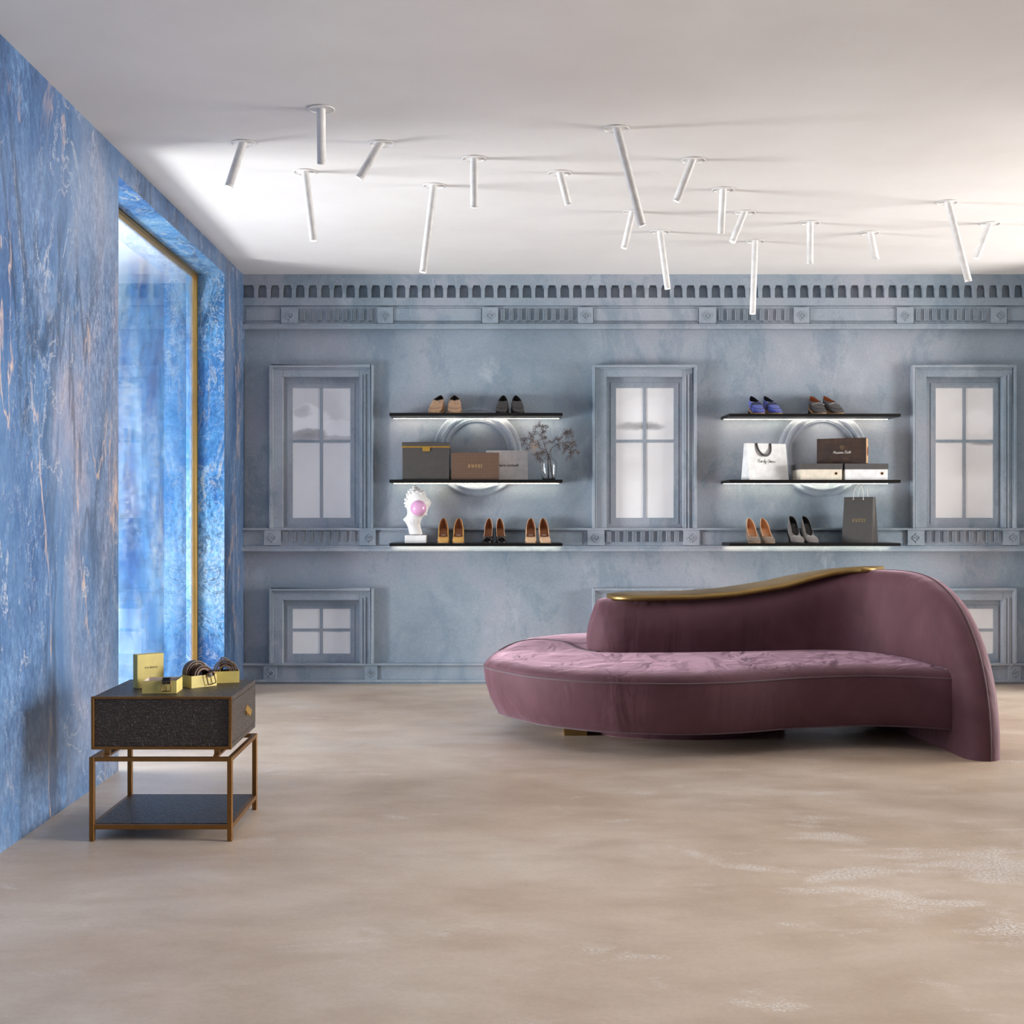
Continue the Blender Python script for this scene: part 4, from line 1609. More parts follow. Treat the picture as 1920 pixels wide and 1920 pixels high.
def make_shoe(name, label, group, loc, rz, p, mats, kind):
    """toe at local y=0 (towards the shop), heel at local y=L; group is the pair it belongs to"""
    o = thing(name, label, 'shoe', loc, rz, group)
    L, W, hh = p['L'], p['W'], p['hh']
    sh = shoe_shape(**p)
    zb, w, h, op, pinch = sh
    base = p.get('sole', 0.004)
    st = 0.0035 if kind != 'loafer' else 0.009
    rows_ = upper_rows(sh, L, dz=st)
    mb_ = MB()
    mb_.grid(rows_)
    u = mb_.build('upper', [mats['upper'], mats['lining'], mats['edge']], o)
    sd = u.modifiers.new('thickness', 'SOLIDIFY')
    sd.thickness = 0.0028
    sd.offset = -1
    sd.material_offset = 1
    sd.material_offset_rim = 2
    # toe cap colour split for the two-tone pump
    if 'cap' in mats:
        me = u.data
        me.materials.append(mats['cap'])
        tc = p['t0'] * L + 0.012
        for f in me.polygons:
            if f.center.y < tc:
                f.material_index = 0
    # insole
    ins = []
    n = 22
    for i in range(n + 1):
        t = 0.12 + 0.86 * i / n
        ww = w(t) * 0.94
        ins.append([Vector((-ww, t * L, zb(t) + st + 0.0042)), Vector((0, t * L, zb(t) + st + 0.0036)), Vector((ww, t * L, zb(t) + st + 0.0042))])
    MB().grid(ins).build('insole', mats['insole'], o)
    # sole follows the arch
    so = []
    for i in range(25):
        t = 0.5 - 0.5 * math.cos(PI * i / 24)
        g = 0.0015 if kind == 'pump' else 0.004
        ww = w(t) * 0.98 + (g if 0.0 < t < 1.0 else 0.0005)
        y = t * L + (-g if i == 0 else (g if i == 24 else 0))
        so.append([Vector((-ww, y, zb(t))), Vector((ww, y, zb(t))), Vector((ww, y, zb(t) + st)), Vector((-ww, y, zb(t) + st))])
    MB().grid(so, close_u=True, smooth=False, cap=True).build('sole', mats['sole'], o)
    # heel
    mb_ = MB()
    if kind in ('pump', 'boot'):
        slim = 0.006 if kind == 'pump' else 0.017
        rws = []
        for k in range(9):
            a_ = k / 8
            z = zb(0.93) * (1 - a_)
            r_ = slim + (w(0.9) * 0.9 - slim) * (1 - a_) ** 2.4
            yc = L * (0.91 - 0.015 * a_) + 0.004
            ry = slim + (0.085 * L - slim) * (1 - a_) ** 1.7
            rws.append([Vector((r_ * math.cos(q_), yc + ry * math.sin(q_), z + 0.001)) for q_ in [2 * PI * m / 12 for m in range(12)]])
        rws[-1] = [Vector((p_.x, p_.y, 0)) for p_ in rws[-1]]
        mb_.grid(rws, close_u=True, cap=True)
    else:
        rws = []
        for z in (0.0, hh * 0.5):
            pts = []
            for t in [0.74, 0.80, 0.86, 0.90, 0.94, 0.97, 0.99, 1.0]:
                pts.append((w(t) + (0.003 if t < 1 else 0), t * L + (0.003 if t > 0.9 else 0)))
            ring = [Vector((x, y, z)) for x, y in pts] + [Vector((-x, y, z)) for x, y in pts[::-1]]
            rws.append(ring)
        rws[1] = [Vector((v.x, v.y, zb(min(1, v.y / L)) + 0.001)) for v in rws[1]]
        mb_.grid(rws, close_u=True, smooth=False, cap=True)
    mb_.build('heel', mats['heel'], o)
    return o, sh, st


def on_vamp(sh, L, st, t, v):
    """point on the closed vamp: v=-1..1 across from left to right"""
    zb, w, h, op, pinch = sh
    vv = 1 - abs(v)
    x = w(t) * max(0.0, 1 - vv ** 2.3) ** 0.45
    z = h(t) * (1 - (1 - vv) ** 1.9)
    return Vector((math.copysign(x, v) if v else 0.0, t * L, zb(t) + st + z + 0.0012))


PUMP = dict(L=0.205, W=0.085, hh=0.098, hv=0.040, t0=0.27, hc=0.042, hb=0.078, toe=0.26, ramp_open=0.07, arch0=0.28, arch1=0.95, waist=0.88, heelw=1.0, close=0.52)
LOAF = dict(L=0.25, W=0.092, hh=0.070, hv=0.064, t0=0.50, hc=0.044, hb=0.074, toe=0.32, ramp_open=0.10, arch0=0.16, arch1=1.05, waist=0.96, heelw=0.92, close=0.58)
BOOT = dict(L=0.215, W=0.096, hh=0.088, hv=0.046, t0=0.33, hc=0.085, hb=0.102, toe=0.28, ramp_open=0.13, arch0=0.30, arch1=0.92, pinch=0.66, waist=0.86, heelw=0.88, close=0.62)


def shelf_x(px, y):
    return X(px, y)


def place(pxc, shelf, yfront):
    return (X(pxc, yfront), yfront, SHELF[shelf])


def pump_pair(kinds, pos, rots, group, labels, mats, shelf, label_tag=False, bow=False, W=0.085):
    for px, rz, lab in zip(pos, rots, labels):
        o, sh, st = make_shoe('pump_shoe', lab, group, place(px, shelf, 8.75), rz, dict(PUMP, W=W), mats, 'pump')
        zb, w, h, op, pinch = sh
        L = PUMP['L']
        if label_tag:
            t = 0.60
            MB().box(-0.015, 0.015, t * L - 0.006, t * L + 0.006, 0, 0.0006).xform(Matrix.Translation((0, 0, zb(t) + st + 0.0062)) @ Matrix.Translation((0, t * L, 0)) @ Matrix.Rotation(math.atan2(zb(t + .04) - zb(t - .04), 0.08 * L), 4, 'X') @ Matrix.Translation((0, -t * L, 0))).build('insole_label', M['shoe_label'], o)
        if bow:
            mb_ = MB()
            c_ = on_vamp(sh, L, st, 0.20, 0)
            for sg in (-1, 1):
                mb_.tube(catmull([c_, c_ + Vector((sg * 0.012, 0.000, 0.006)), c_ + Vector((sg * 0.024, 0.004, 0.001)), c_ + Vector((sg * 0.020, -0.006, -0.006)), c_ + Vector((sg * 0.006, -0.006, -0.001))], 5), 0.0032, 6)
            mb_.sphere(c_ + Vector((0, -0.004, 0.002)), 0.006, 10, 8)
            mb_.build('bow', mats['cap'], o)


# left bottom shelf
pump_pair(None, (831.3, 858.5), (0.03, -0.02), 'mustard pumps', ['left shoe of the mustard pumps standing next to the white bust', 'right shoe of the mustard pumps, between bust and black toe pumps'],
          dict(upper=M['mustard'], lining=M['insole_brown'], edge=M['mustard'], insole=M['insole_brown'], sole=M['sole_tan'], heel=M['mustard']), ('left', 'bottom'), True)
pump_pair(None, (913.0, 940.8), (-0.09, 0.07), 'black toe pumps', ['left shoe of the black patent toe pumps with a bow', 'right shoe of the black patent toe pumps with a bow'],
          dict(upper=M['black_patent'], lining=M['insole_brown'], edge=M['cream_edge'], insole=M['insole_brown'], sole=M['sole_black'], heel=M['black_patent'], cap=M['black_patent']), ('left', 'bottom'), False, True, 0.075)
pump_pair(None, (995.5, 1023), (-0.03, 0.05), 'nude pumps', ['left shoe of the pale nude pumps at the shelf end under the vase', 'right shoe of the pale nude pumps at the shelf end under the vase'],
          dict(upper=M['nude'], lining=M['insole_brown'], edge=M['nude'], insole=M['insole_brown'], sole=M['sole_tan'], heel=M['nude']), ('left', 'bottom'), True)
# right bottom shelf
pump_pair(None, (1419, 1446), (0.08, 0.10), 'taupe suede pumps', ['left shoe of the taupe suede pumps with caramel insides', 'right shoe of the taupe suede pumps, nearer the ankle boots'],
          dict(upper=M['taupe_suede'], lining=M['insole_tan'], edge=M['cream_edge'], insole=M['insole_tan'], sole=M['sole_tan'], heel=M['taupe_suede']), ('right', 'bottom'), True)
for px, rz, lab in ((1500.5, 0.10, 'left grey suede lace-up ankle boot, nearer the taupe pumps'), (1528.0, 0.16, 'right grey suede lace-up ankle boot, nearer the dark paper bag')):
    mats = dict(upper=M['grey_suede'], lining=M['lining_black'], edge=M['grey_suede'], insole=M['lining_black'], sole=M['sole_black'], heel=M['grey_suede'])
    o, sh, st = make_shoe('ankle_boot', lab, 'grey ankle boots', place(px, ('right', 'bottom'), 8.75), rz, dict(BOOT), mats, 'boot')
    zb, w, h, op, pinch = sh
    L = BOOT['L']
    tg = []
    for i in range(8):
        t = 0.34 + 0.34 * i / 7
        zz = zb(t) + st + h(t) * (0.80 + 0.04 * i / 7)
        ww = w(t) * 0.66
        tg.append([Vector((-ww, t * L, zz - 0.008)), Vector((0, t * L, zz)), Vector((ww, t * L, zz - 0.008))])
    MB().grid(tg).build('tongue', M['lining_black'], o)
    mb_ = MB()
    for i in range(4):
        t = 0.46 + 0.055 * i
        zz = zb(t) + st + h(t) * 0.97
        ww = w(t) * 0.70
        sg = -1 if i % 2 else 1
        mb_.tube([(-ww * sg, t * L, zz), (0, t * L - 0.002, zz + 0.004), (ww * sg, (t + 0.05) * L, zz + 0.008)], 0.0014, 5)
    t = 0.45
    zz = zb(t) + st + h(t) * 0.97
    for sg in (-1, 1):
        mb_.tube(catmull([(0, t * L, zz + 0.004), (sg * 0.010, t * L - 0.010, zz + 0.002), (sg * 0.012, t * L - 0.016, zz - 0.016), (sg * 0.004, t * L - 0.010, zz - 0.010), (0, t * L, zz + 0.003)], 5), 0.0013, 5)
        mb_.tube(catmull([(0, t * L, zz + 0.003), (sg * 0.006, t * L - 0.014, zz - 0.012), (sg * 0.008, t * L - 0.02, zz - 0.032)], 5), 0.0013, 5)
    mb_.build('laces', M['lining_black'], o)


def seam(sh, L, st, mats, o, t1=0.14, name='apron_seam', r=0.0014, side=0.62):
    pts = []
    for i in range(13):
        a_ = -1 + 2 * i / 12
        t = 0.46 - (0.46 - t1) * (1 - abs(a_) ** 2.2)
        pts.append(on_vamp(sh, L, st, t, max(-1, min(1, a_ * side))))
    mb_ = MB()
    mb_.tube(pts, r, 6)
    return mb_.build(name, mats, o)


def strap(sh, L, st, t, mat, o, wd=0.018, name='strap', lim=0.86):
    mb_ = MB()
    rws = []
    for i in range(15):
        a_ = (-1 + 2 * i / 14) * lim
        p_, q_ = on_vamp(sh, L, st, t - wd / L / 2, a_), on_vamp(sh, L, st, t + wd / L / 2, a_)
        u_ = Vector((a_ * 0.0012, 0, 0.0016))
        rws.append([p_ - u_, q_ - u_, q_ + u_, p_ + u_])
    mb_.grid(rws, close_u=True, smooth=False, cap=True)
    return mb_.build(name, mat, o)


def loafers(pxs, rots, group, labels, mats, shelf, W, style, hmul=1.0):
    for px, rz, lab in zip(pxs, rots, labels):
        p = dict(LOAF)
        p['W'] = W
        p['hv'] *= hmul
        if style == 'moc':
            p['t0'] = 0.56
        o, sh, st = make_shoe('loafer_shoe', lab, group, place(px, shelf, 8.752), rz, p, mats, 'loafer')
        L = p['L']
        seam(sh, L, st, mats['seam'], o)
        if style == 'moc':
            strap(sh, L, st, 0.40, mats['upper'], o, 0.016)
            c_ = on_vamp(sh, L, st, 0.40, 0) + Vector((0, -0.002, 0.003))
            mb_ = MB()
            for sg in (-1, 1):
                mb_.tube(catmull([c_, c_ + Vector((sg * 0.010, -0.004, 0.004)), c_ + Vector((sg * 0.017, -0.006, 0.0)), c_ + Vector((sg * 0.010, -0.010, -0.004))], 5), 0.0022, 6)
            mb_.sphere(c_, 0.004, 8, 6)
            mb_.build('knot', mats['upper'], o)
        elif style == 'penny':
            strap(sh, L, st, 0.42, mats.get('strap', mats['upper']), o, 0.030, 'saddle_strap')
        elif style == 'bit':
            strap(sh, L, st, 0.40, mats['upper'], o, 0.014, 'saddle_strap')
            c_ = [on_vamp(sh, L, st, 0.40, a_) + Vector((0, -0.001, 0.004)) for a_ in (-0.42, 0, 0.42)]
            mb_ = MB()
            mb_.tube(catmull(c_, 6), 0.0022, 8)
            for q_ in (c_[0], c_[2]):
                mb_.tube([q_ + Vector((0.0, 0.008 * math.cos(2 * PI * k_ / 12), 0.006 * math.sin(2 * PI * k_ / 12))) for k_ in range(12)], 0.0019, 6, closed=True)
            mb_.sphere(c_[1], 0.0035, 8, 6)
            mb_.build('horsebit', M['steel'], o)['label'] = 'silver metal bit'


tanm = dict(upper=M['tan_leather'], lining=M['lining_black'], edge=M['tan_leather'], insole=M['lining_black'], sole=M['sole_tan'], heel=M['sole_tan'], seam=M['insole_brown'])
loafers((811.5, 852.0), (-0.20, 0.02), 'tan moccasin loafers', ['left shoe of the tan moccasin loafers on the highest left shelf', 'right shoe of the tan moccasin loafers, in front of the ring moulding'], tanm, ('left', 'top'), 0.104, 'moc')
dkm = dict(upper=M['dark_leather'], lining=M['lining_black'], edge=M['dark_leather'], insole=M['lining_black'], sole=M['sole_black'], heel=M['sole_black'], seam=M['sole_black'])
loafers((940.5, 973.0), (-0.07, 0.07), 'charcoal loafers', ['left shoe of the charcoal leather loafers right of the tan pair', 'right shoe of the charcoal leather loafers right of the tan pair'], dkm, ('left', 'top'), 0.088, 'penny')
blm = dict(upper=M['blue_suede'], lining=M['lining_black'], edge=M['blue_suede'], insole=M['lining_black'], sole=M['sole_tan'], heel=M['sole_black'], seam=M['navy_suede'], strap=M['navy_suede'])
loafers((1427.5, 1461.0), (0.08, 0.21), 'royal blue loafers', ['left shoe of the royal blue suede loafers', 'right shoe of the royal blue suede loafers, turned more sideways'], blm, ('right', 'top'), 0.092, 'penny')
gym = dict(upper=M['grey_leather'], lining=M['lining_rust'], edge=M['grey_leather'], insole=M['lining_rust'], sole=M['sole_tan'], heel=M['sole_black'], seam=M['sole_black'])
loafers((1543.0, 1577.5), (0.08, 0.24), 'grey bit loafers', ['left shoe of the dark grey loafers with silver bits', 'right shoe of the dark grey loafers with silver bits, turned more sideways'], gym, ('right', 'top'), 0.096, 'bit')

# ------------------------------------------------------------------ gift boxes on the left middle shelf
M['box_dark'] = plain('charcoal_box_paper', srgb(70, 66, 63), 0.5, grain=0.1)
M['box_gold'] = plain('gold_box_trim', srgb(188, 146, 66), 0.38, 0.6)
M['box_white'] = plain('pale_grey_box_card', srgb(216, 212, 210), 0.6)
M['paper_white'] = plain('white_paper', srgb(240, 240, 240), 0.55)
M['cream_card'] = plain('cream_box_card', srgb(236, 226, 208), 0.6)
M['lid_grey'] = plain('dark_grey_lid', srgb(80, 78, 78), 0.5)


def make_lattice():
    t = NT('brown_lattice_card')
    v = t.pos(obj=True, rot=(0, math.radians(45), 0))
    ck = t.n('ShaderNodeTexChecker')
    ck.inputs['Scale'].default_value = 150
    ck.inputs['Color1'].default_value = srgb(56, 40, 33)
    ck.inputs['Color2'].default_value = srgb(132, 102, 82)
    t.l(v, ck.inputs['Vector'])
    nz = t.ramp(t.noise(t.pos(obj=True), 30, 3), [(0.3, (0.94, 0.94, 0.94, 1)), (0.7, W1)])
    t.color(t.mix(1.0, ck.outputs[0], nz, 'MULTIPLY'))
    t.set(Roughness=0.5)
    return t.mat


M['lattice'] = make_lattice()
zL = SHELF[('left', 'middle')]
zR = SHELF[('right', 'middle')]
zB = SHELF[('right', 'bottom')]
Yb = 8.745
x0, x1 = X(753.6, Yb), X(842.4, Yb)
hgt = Z(829, Yb) - zL
o = thing('gift_box', 'large charcoal lidded gift box with gold band and clasp', 'box', ((x0 + x1) / 2, Yb, zL))
hw = (x1 - x0) / 2
MB().box(-hw + 0.003, hw - 0.003, 0.002, 0.235, 0, hgt - 0.035).build('body', M['box_dark'], o, 0.002, 1)
MB().box(-hw, hw, 0, 0.238, hgt - 0.034, hgt).build('lid', M['box_dark'], o, 0.002, 1)
MB().box(-hw - 0.002, hw + 0.002, -0.002, 0.24, hgt - 0.0395, hgt - 0.0285).build('band', M['box_gold'], o, 0.001, 1)['label'] = 'gold band'
mb = MB()
cx = X(799, Yb) - (x0 + x1) / 2
mb.box(cx - 0.026, cx + 0.026, -0.0065, -0.0022, hgt - 0.066, hgt - 0.030)
mb.box(cx - 0.006, cx + 0.006, -0.0085, -0.0066, hgt - 0.060, hgt - 0.047)
mb.build('clasp', M['box_gold'], o, 0.001, 1)['label'] = 'gold clasp'

Yb = 8.752
x0, x1 = X(846.6, Yb), X(936, Yb)
hgt = Z(848.6, Yb) - zL
hw = (x1 - x0) / 2
gb = thing('shoe_box', 'brown lattice patterned box with small gold lettering in the middle', 'box', ((x0 + x1) / 2, Yb, zL))
MB().box(-hw, hw, 0, 0.12, 0, hgt).build('body', M['lattice'], gb, 0.0015, 1)
k = Yb / F
strokes(gucci(), 26 / 8.4 * k, 4.9 / 1.4 * k, 0.0016, M['ink_gold'], gb, Matrix.Translation((X(891, Yb) - (x0 + x1) / 2, -0.0006, Z(873.8, Yb) - zL)), smooth=False)

Yb = 8.90
x0, x1 = X(911, Yb), X(989.8, Yb)
hgt = Z(844.6, Yb) - SHELF[('left', 'middle')]
hw = (x1 - x0) / 2
wbx = thing('shoe_box', 'pale grey white box with dark small lettering, behind the lattice box', 'box', ((x0 + x1) / 2, Yb, zL))
MB().box(-hw, hw, 0, 0.05, 0, hgt).build('body', M['box_white'], wbx, 0.0015, 1)
text_obj('roberto botticelli', 0.028, M['ink'], wbx, (X(951.5, Yb) - (x0 + x1) / 2, -0.0004, Z(872.6, Yb) - zL), ROTF, 1.0, width=X(972, Yb) - X(931, Yb), bold=0.0004)

# ------------------------------------------------------------------ bust with bubble
M['plaster_white'] = plain('white_cast_plaster', srgb(236, 234, 231), 0.6, grain=0.25, gscale=30)
M['pink'] = plain('glossy_pink', srgb(226, 168, 208), 0.22, coat=0.5)
BY = 8.85
KB = BY / F / 13.714
bu = thing('bust_sculpture', 'white classical bust with its face behind a pink bubble', 'sculpture', (X(745 + 480 / 13.714, BY), BY, SHELF[('left', 'bottom')]))
BT = 1560.0


def bz(y):
    return (BT - y) * KB


def bxx(x):
    return (x - 480) * KB


MB().box(bxx(205), bxx(752), -0.062, 0.062, 0, bz(1362)).build('pedestal', M['plaster_white'], bu, 0.003, 2)
RG = [(1364, 308, 662, .046), (1290, 298, 640, .043), (1210, 286, 615, .041), (1130, 262, 592, .042), (1080, 238, 582, .046), (1030, 205, 596, .054), (990, 165, 612, .060), (955, 148, 628, .060),
      (925, 172, 645, .054), (895, 205, 668, .052), (860, 238, 742, .060), (835, 246, 768, .068), (800, 250, 758, .073), (760, 252, 790, .078), (720, 250, 792, .081), (680, 236, 806, .083), (640, 216, 818, .085),
      (600, 203, 838, .086), (550, 200, 856, .087), (500, 208, 864, .087), (450, 220, 832, .086), (400, 224, 782, .084), (350, 226, 752, .081), (300, 236, 733, .077), (250, 260, 704, .070), (205, 296, 664, .061), (170, 345, 610, .048), (150, 400, 556, .032), (143, 450, 510, .014)]
rows = []
NB = 48
for (y, xl, xr, b) in RG:
    cx, a = (bxx(xl) + bxx(xr)) / 2, (bxx(xr) - bxx(xl)) / 2
    row = []
    for k_ in range(NB):
        th = 2 * PI * k_ / NB
        c, s_ = math.cos(th), math.sin(th)
        row.append(Vector((cx + a * c, b * s_ + (0.006 if y > 900 else 0), bz(y))))
    rows.append(row)
# carve: curls on the hair, brow, nose, chin on the face (towards the viewer, slightly right)
face = Vector((0.35, -1.0, 0)).normalized()
out = []
for (y, xl, xr, b), row in zip(RG, rows):
    cx = (bxx(xl) + bxx(xr)) / 2
    nr = []
    for p in row:
        n_ = Vector((p.x - cx, p.y, 0))
        if n_.length > 1e-6:
            n_.normalize()
        f_ = n_.dot(face)
        hair = sstep(520, 420, y) if f_ > 0.35 else sstep(930, 780, y)
        if y > 1000:
            hair = 0
        q = noise.noise(p * 62) * 0.6 + noise.noise(p * 120) * 0.4
        d_ = hair * 0.0075 * (abs(q) * 2.2 - 0.5)
        if f_ > 0.35 and 520 < y < 900:
            g = sstep(0.80, 1.0, f_)
            d_ += 0.016 * g * sstep(560, 690, y) * sstep(730, 700, y)          # nose
            d_ += 0.006 * sstep(0.55, 0.9, f_) * sstep(500, 535, y) * sstep(575, 545, y)   # brow
            d_ += 0.006 * g * sstep(800, 830, y) * sstep(870, 845, y)          # chin
            d_ -= 0.006 * sstep(0.1, 0.0, abs(abs(n_.x * face.y - n_.y * face.x) - 0.38)) * sstep(570, 590, y) * sstep(630, 605, y)  # eye sockets
        if 930 < y < 1100:
            d_ += 0.002 * math.sin(p.x * 260)
        nr.append(p + n_ * d_)
    out.append(nr)
mb = MB()
mb.grid(out, close_u=True, cap=True)
hd_ = mb.build('head', M['plaster_white'], bu)
sm = hd_.modifiers.new('smooth', 'SUBSURF')
sm.levels = sm.render_levels = 2
mb = MB()
for (x, y, yy, r) in ((450, 128, -0.01, 0.016), (420, 120, -0.012, 0.010), (485, 118, -0.012, 0.009), (520, 160, -0.03, 0.013), (440, 175, -0.04, 0.013), (380, 190, -0.03, 0.013), (590, 200, -0.035, 0.014), (320, 240, -0.035, 0.013), (650, 250, -0.035, 0.013),
                       (280, 320, -0.05, 0.013), (350, 300, -0.062, 0.013), (430, 260, -0.066, 0.013), (520, 250, -0.064, 0.013), (600, 290, -0.060, 0.013), (690, 340, -0.045, 0.013), (740, 420, -0.035, 0.014), (790, 470, -0.03, 0.015), (820, 530, -0.025, 0.015), (805, 600, -0.025, 0.013),
                       (240, 450, -0.04, 0.014), (232, 540, -0.035, 0.014), (250, 620, -0.04, 0.013), (745, 835, -0.03, 0.008)):
    mb.sphere((bxx(x), yy, bz(y)), r, 12, 8, sc=(1.15, 0.8, 0.8))
mb.build('hair_curls', M['plaster_white'], bu)
MB().sphere((bxx(562), -0.098, bz(668)), 205 * KB, 40, 24).build('bubble', M['pink'], bu)['label'] = 'glossy pink bubble'

# ------------------------------------------------------------------ vase with dried branches
VXp, VYd = 1029.0, 8.86
k = VYd / F / 14.77
vz = SHELF[('left', 'middle')]
t = NT('clear_glass')
t.set(Roughness=0.0)
t.bsdf.inputs['Transmission Weight'].default_value = 1.0
t.bsdf.inputs['IOR'].default_value = 1.45
t.bsdf.inputs['Base Color'].default_value = (0.97, 0.98, 0.98, 1)
M['glass'] = t.mat
vs = thing('glass_vase', 'clear glass bottle vase at the right end of the middle shelf', 'vase', (X(VXp, VYd), VYd, vz))
prof = [(0.0, 0.003), (150, 3), (185, 40), (205, 130), (218, 260), (222, 400), (220, 470), (205, 520), (150, 580), (92, 630), (68, 680), (66, 700), (72, 712)]
pr = [(r * k if i else 0, max(0.001, z * k)) for i, (r, z) in enumerate(prof)]
inner = [(max(0.0, r - 0.0022) if r > 0.003 else 0, z + (0.004 if i < 3 else 0.0)) for i, (r, z) in enumerate(pr)][::-1]
MB().lathe([(0, 0.0005)] + pr[1:] + inner, 48).build('vessel', M['glass'], vs)
MB().tube([(74 * k * math.cos(2 * PI * q / 40), 74 * k * math.sin(2 * PI * q / 40), 711 * k) for q in range(40)], 0.0022, 8, closed=True).build('lip', M['glass'], vs)
M['twig'] = plain('brown_twig', srgb(72, 58, 50), 0.7)
M['dry_leaf'] = plain('dry_grey_brown_leaf', srgb(92, 80, 76), 0.75)
M['blossom'] = plain('dry_beige_blossom', srgb(186, 164, 146), 0.8)


def zp(a, b, dy=0.0):
    """branch point from the photo's vase close-up"""
    Y = VYd + dy
    return Vector((X(965 + a / 14.77, Y), Y, Z(780 + b / 14.77, Y)))


BR = [('dried branch standing tallest in the glass vase', [(945, 1735, 0), (930, 1060, 0), (835, 850, -.01), (765, 620, -.02), (748, 330, 0), (680, 190, .01)],
       [((765, 620), (560, 400)), ((765, 620), (880, 580)), ((800, 760), (1040, 720)), ((748, 300), (900, 290)), ((748, 300), (560, 320)), ((760, 500), (820, 420))]),
      ('dried branch with beige blossoms bending left over the white box', [(935, 1735, .01), (935, 1080, .01), (855, 940, .02), (700, 890, .0), (520, 680, -.02), (330, 620, -.01), (170, 640, 0)],
       [((520, 680), (330, 880)), ((520, 680), (420, 470)), ((600, 780), (340, 940)), ((330, 620), (230, 790)), ((430, 640), (560, 480)), ((700, 890), (620, 700))]),
      ('dried branch arching to the upper right out of the glass vase', [(1060, 1735, -.01), (975, 1090, 0), (1000, 930, .01), (1170, 770, .01), (1290, 600, 0), (1400, 430, 0), (1570, 380, 0)],
       [((1400, 430), (1580, 460)), ((1400, 430), (1460, 600)), ((1430, 460), (1600, 570)), ((1170, 770), (1250, 890)), ((1280, 640), (1120, 660))]),
      ('dried branch drooping to the lower right beside the glass vase', [(1050, 1735, .01), (955, 1110, -.01), (1040, 880, -.02), (1290, 750, -.02), (1480, 830, -.01), (1560, 980, 0), (1450, 1190, 0)],
       [((1290, 750), (1600, 760)), ((1480, 830), (1650, 680)), ((1560, 980), (1760, 1010)), ((1480, 830), (1350, 1020)), ((1560, 980), (1560, 1160)), ((1380, 780), (1390, 900)), ((1520, 900), (1690, 800))]),
      ('small dried branch drooping at the left side of the vase neck', [(925, 1700, -.01), (915, 1080, -.012), (860, 990, -.02), (760, 990, -.03), (660, 1060, -.03), (650, 1220, -.03)],
       [((660, 1060), (560, 1080)), ((655, 1150), (720, 1240)), ((760, 990), (780, 1060))])]


def leaf(mb_, p, d_, ln, wd, roll):
    d_ = d_.normalized()
    s__ = d_.cross(Vector((math.sin(roll), -math.cos(roll), 0.3)))
    if s__.length < 1e-4:
        s__ = Vector((1, 0, 0))
    s__.normalize()
    n_ = d_.cross(s__)
    a_ = p + d_ * ln * 0.45
    mb_.add([p, a_ + s__ * wd / 2, p + d_ * ln, a_ - s__ * wd / 2, a_ + n_ * wd * 0.25, a_ - n_ * wd * 0.12],
            [(0, 1, 4), (1, 2, 4), (2, 3, 4), (3, 0, 4), (0, 5, 1), (1, 5, 2), (2, 5, 3), (3, 5, 0)], smooth=False)


rnd = random.Random(11)
for bi, (lab, main, subs) in enumerate(BR):
    base = zp(main[0][0], main[0][1], main[0][2])
    base.z = vz + 0.0075
    o = thing('dried_branch', lab, 'branch', base, 0, 'dried branches in the vase')
    pts = catmull([zp(*q) - base for q in main[1:]], 6)
    pts = [Vector((0, 0, 0))] + pts
    n = len(pts)
    tw, lf = MB(), MB()
    tw.tube(pts, [0.0022 - 0.0015 * i / (n - 1) for i in range(n)], 6)
    runs = [pts[int(n * 0.45):]]
    for a, b in subs:
        dy = rnd.uniform(-0.03, 0.03)
        p0, p1 = zp(*a) - base, zp(*b, dy) - base
        # start exactly on the main stem
        p0 = min(pts, key=lambda q: (q - p0).length).copy()
        mid = (p0 + p1) / 2 + Vector((0, 0, rnd.uniform(0.0, 0.012)))
        r_ = catmull([p0, mid, p1], 6)
        tw.tube(r_, [0.0011 - 0.0006 * i / (len(r_) - 1) for i in range(len(r_))], 5)
        runs.append(r_)
    for r_ in runs:
        for i in range(1, len(r_)):
            for q in range(4):
                d0 = (r_[i] - r_[i - 1]).normalized()
                d1 = d0 * rnd.uniform(0.2, 0.9) + Vector((rnd.uniform(-1, 1), rnd.uniform(-0.6, 0.6), rnd.uniform(-1.1, 0.7)))
                b0 = r_[i] + (r_[i - 1] - r_[i]) * rnd.random()
                b1 = b0 + d1.normalized() * rnd.uniform(0.001, 0.013)
                tw.tube([b0, b1], 0.0004, 4)
                leaf(lf, b1, d1, rnd.uniform(0.012, 0.021), rnd.uniform(0.0028, 0.0046), rnd.uniform(0, 6.28))
    tw.build('twig', M['twig'], o)
    lv_ = lf.build('leaves', M['dry_leaf'], o)
    if bi == 1:
        mb = MB()
        for q in range(110):
            while True:
                u, v = rnd.uniform(-1, 1), rnd.uniform(-1, 1)
                if u * u + v * v < 1:
                    break
            c = zp(525 + u * 125 + v * -30, 845 + v * 185, rnd.uniform(-0.03, 0.0)) - base
            mb.sphere(c, rnd.uniform(0.0022, 0.0036), 6, 4)
        b_ = mb.build('blossoms', M['blossom'], o)
        b_['kind'] = 'stuff'
        b_['label'] = 'cluster of small beige dried blossoms'

# ------------------------------------------------------------------ paper bags and boxes on the right shelves


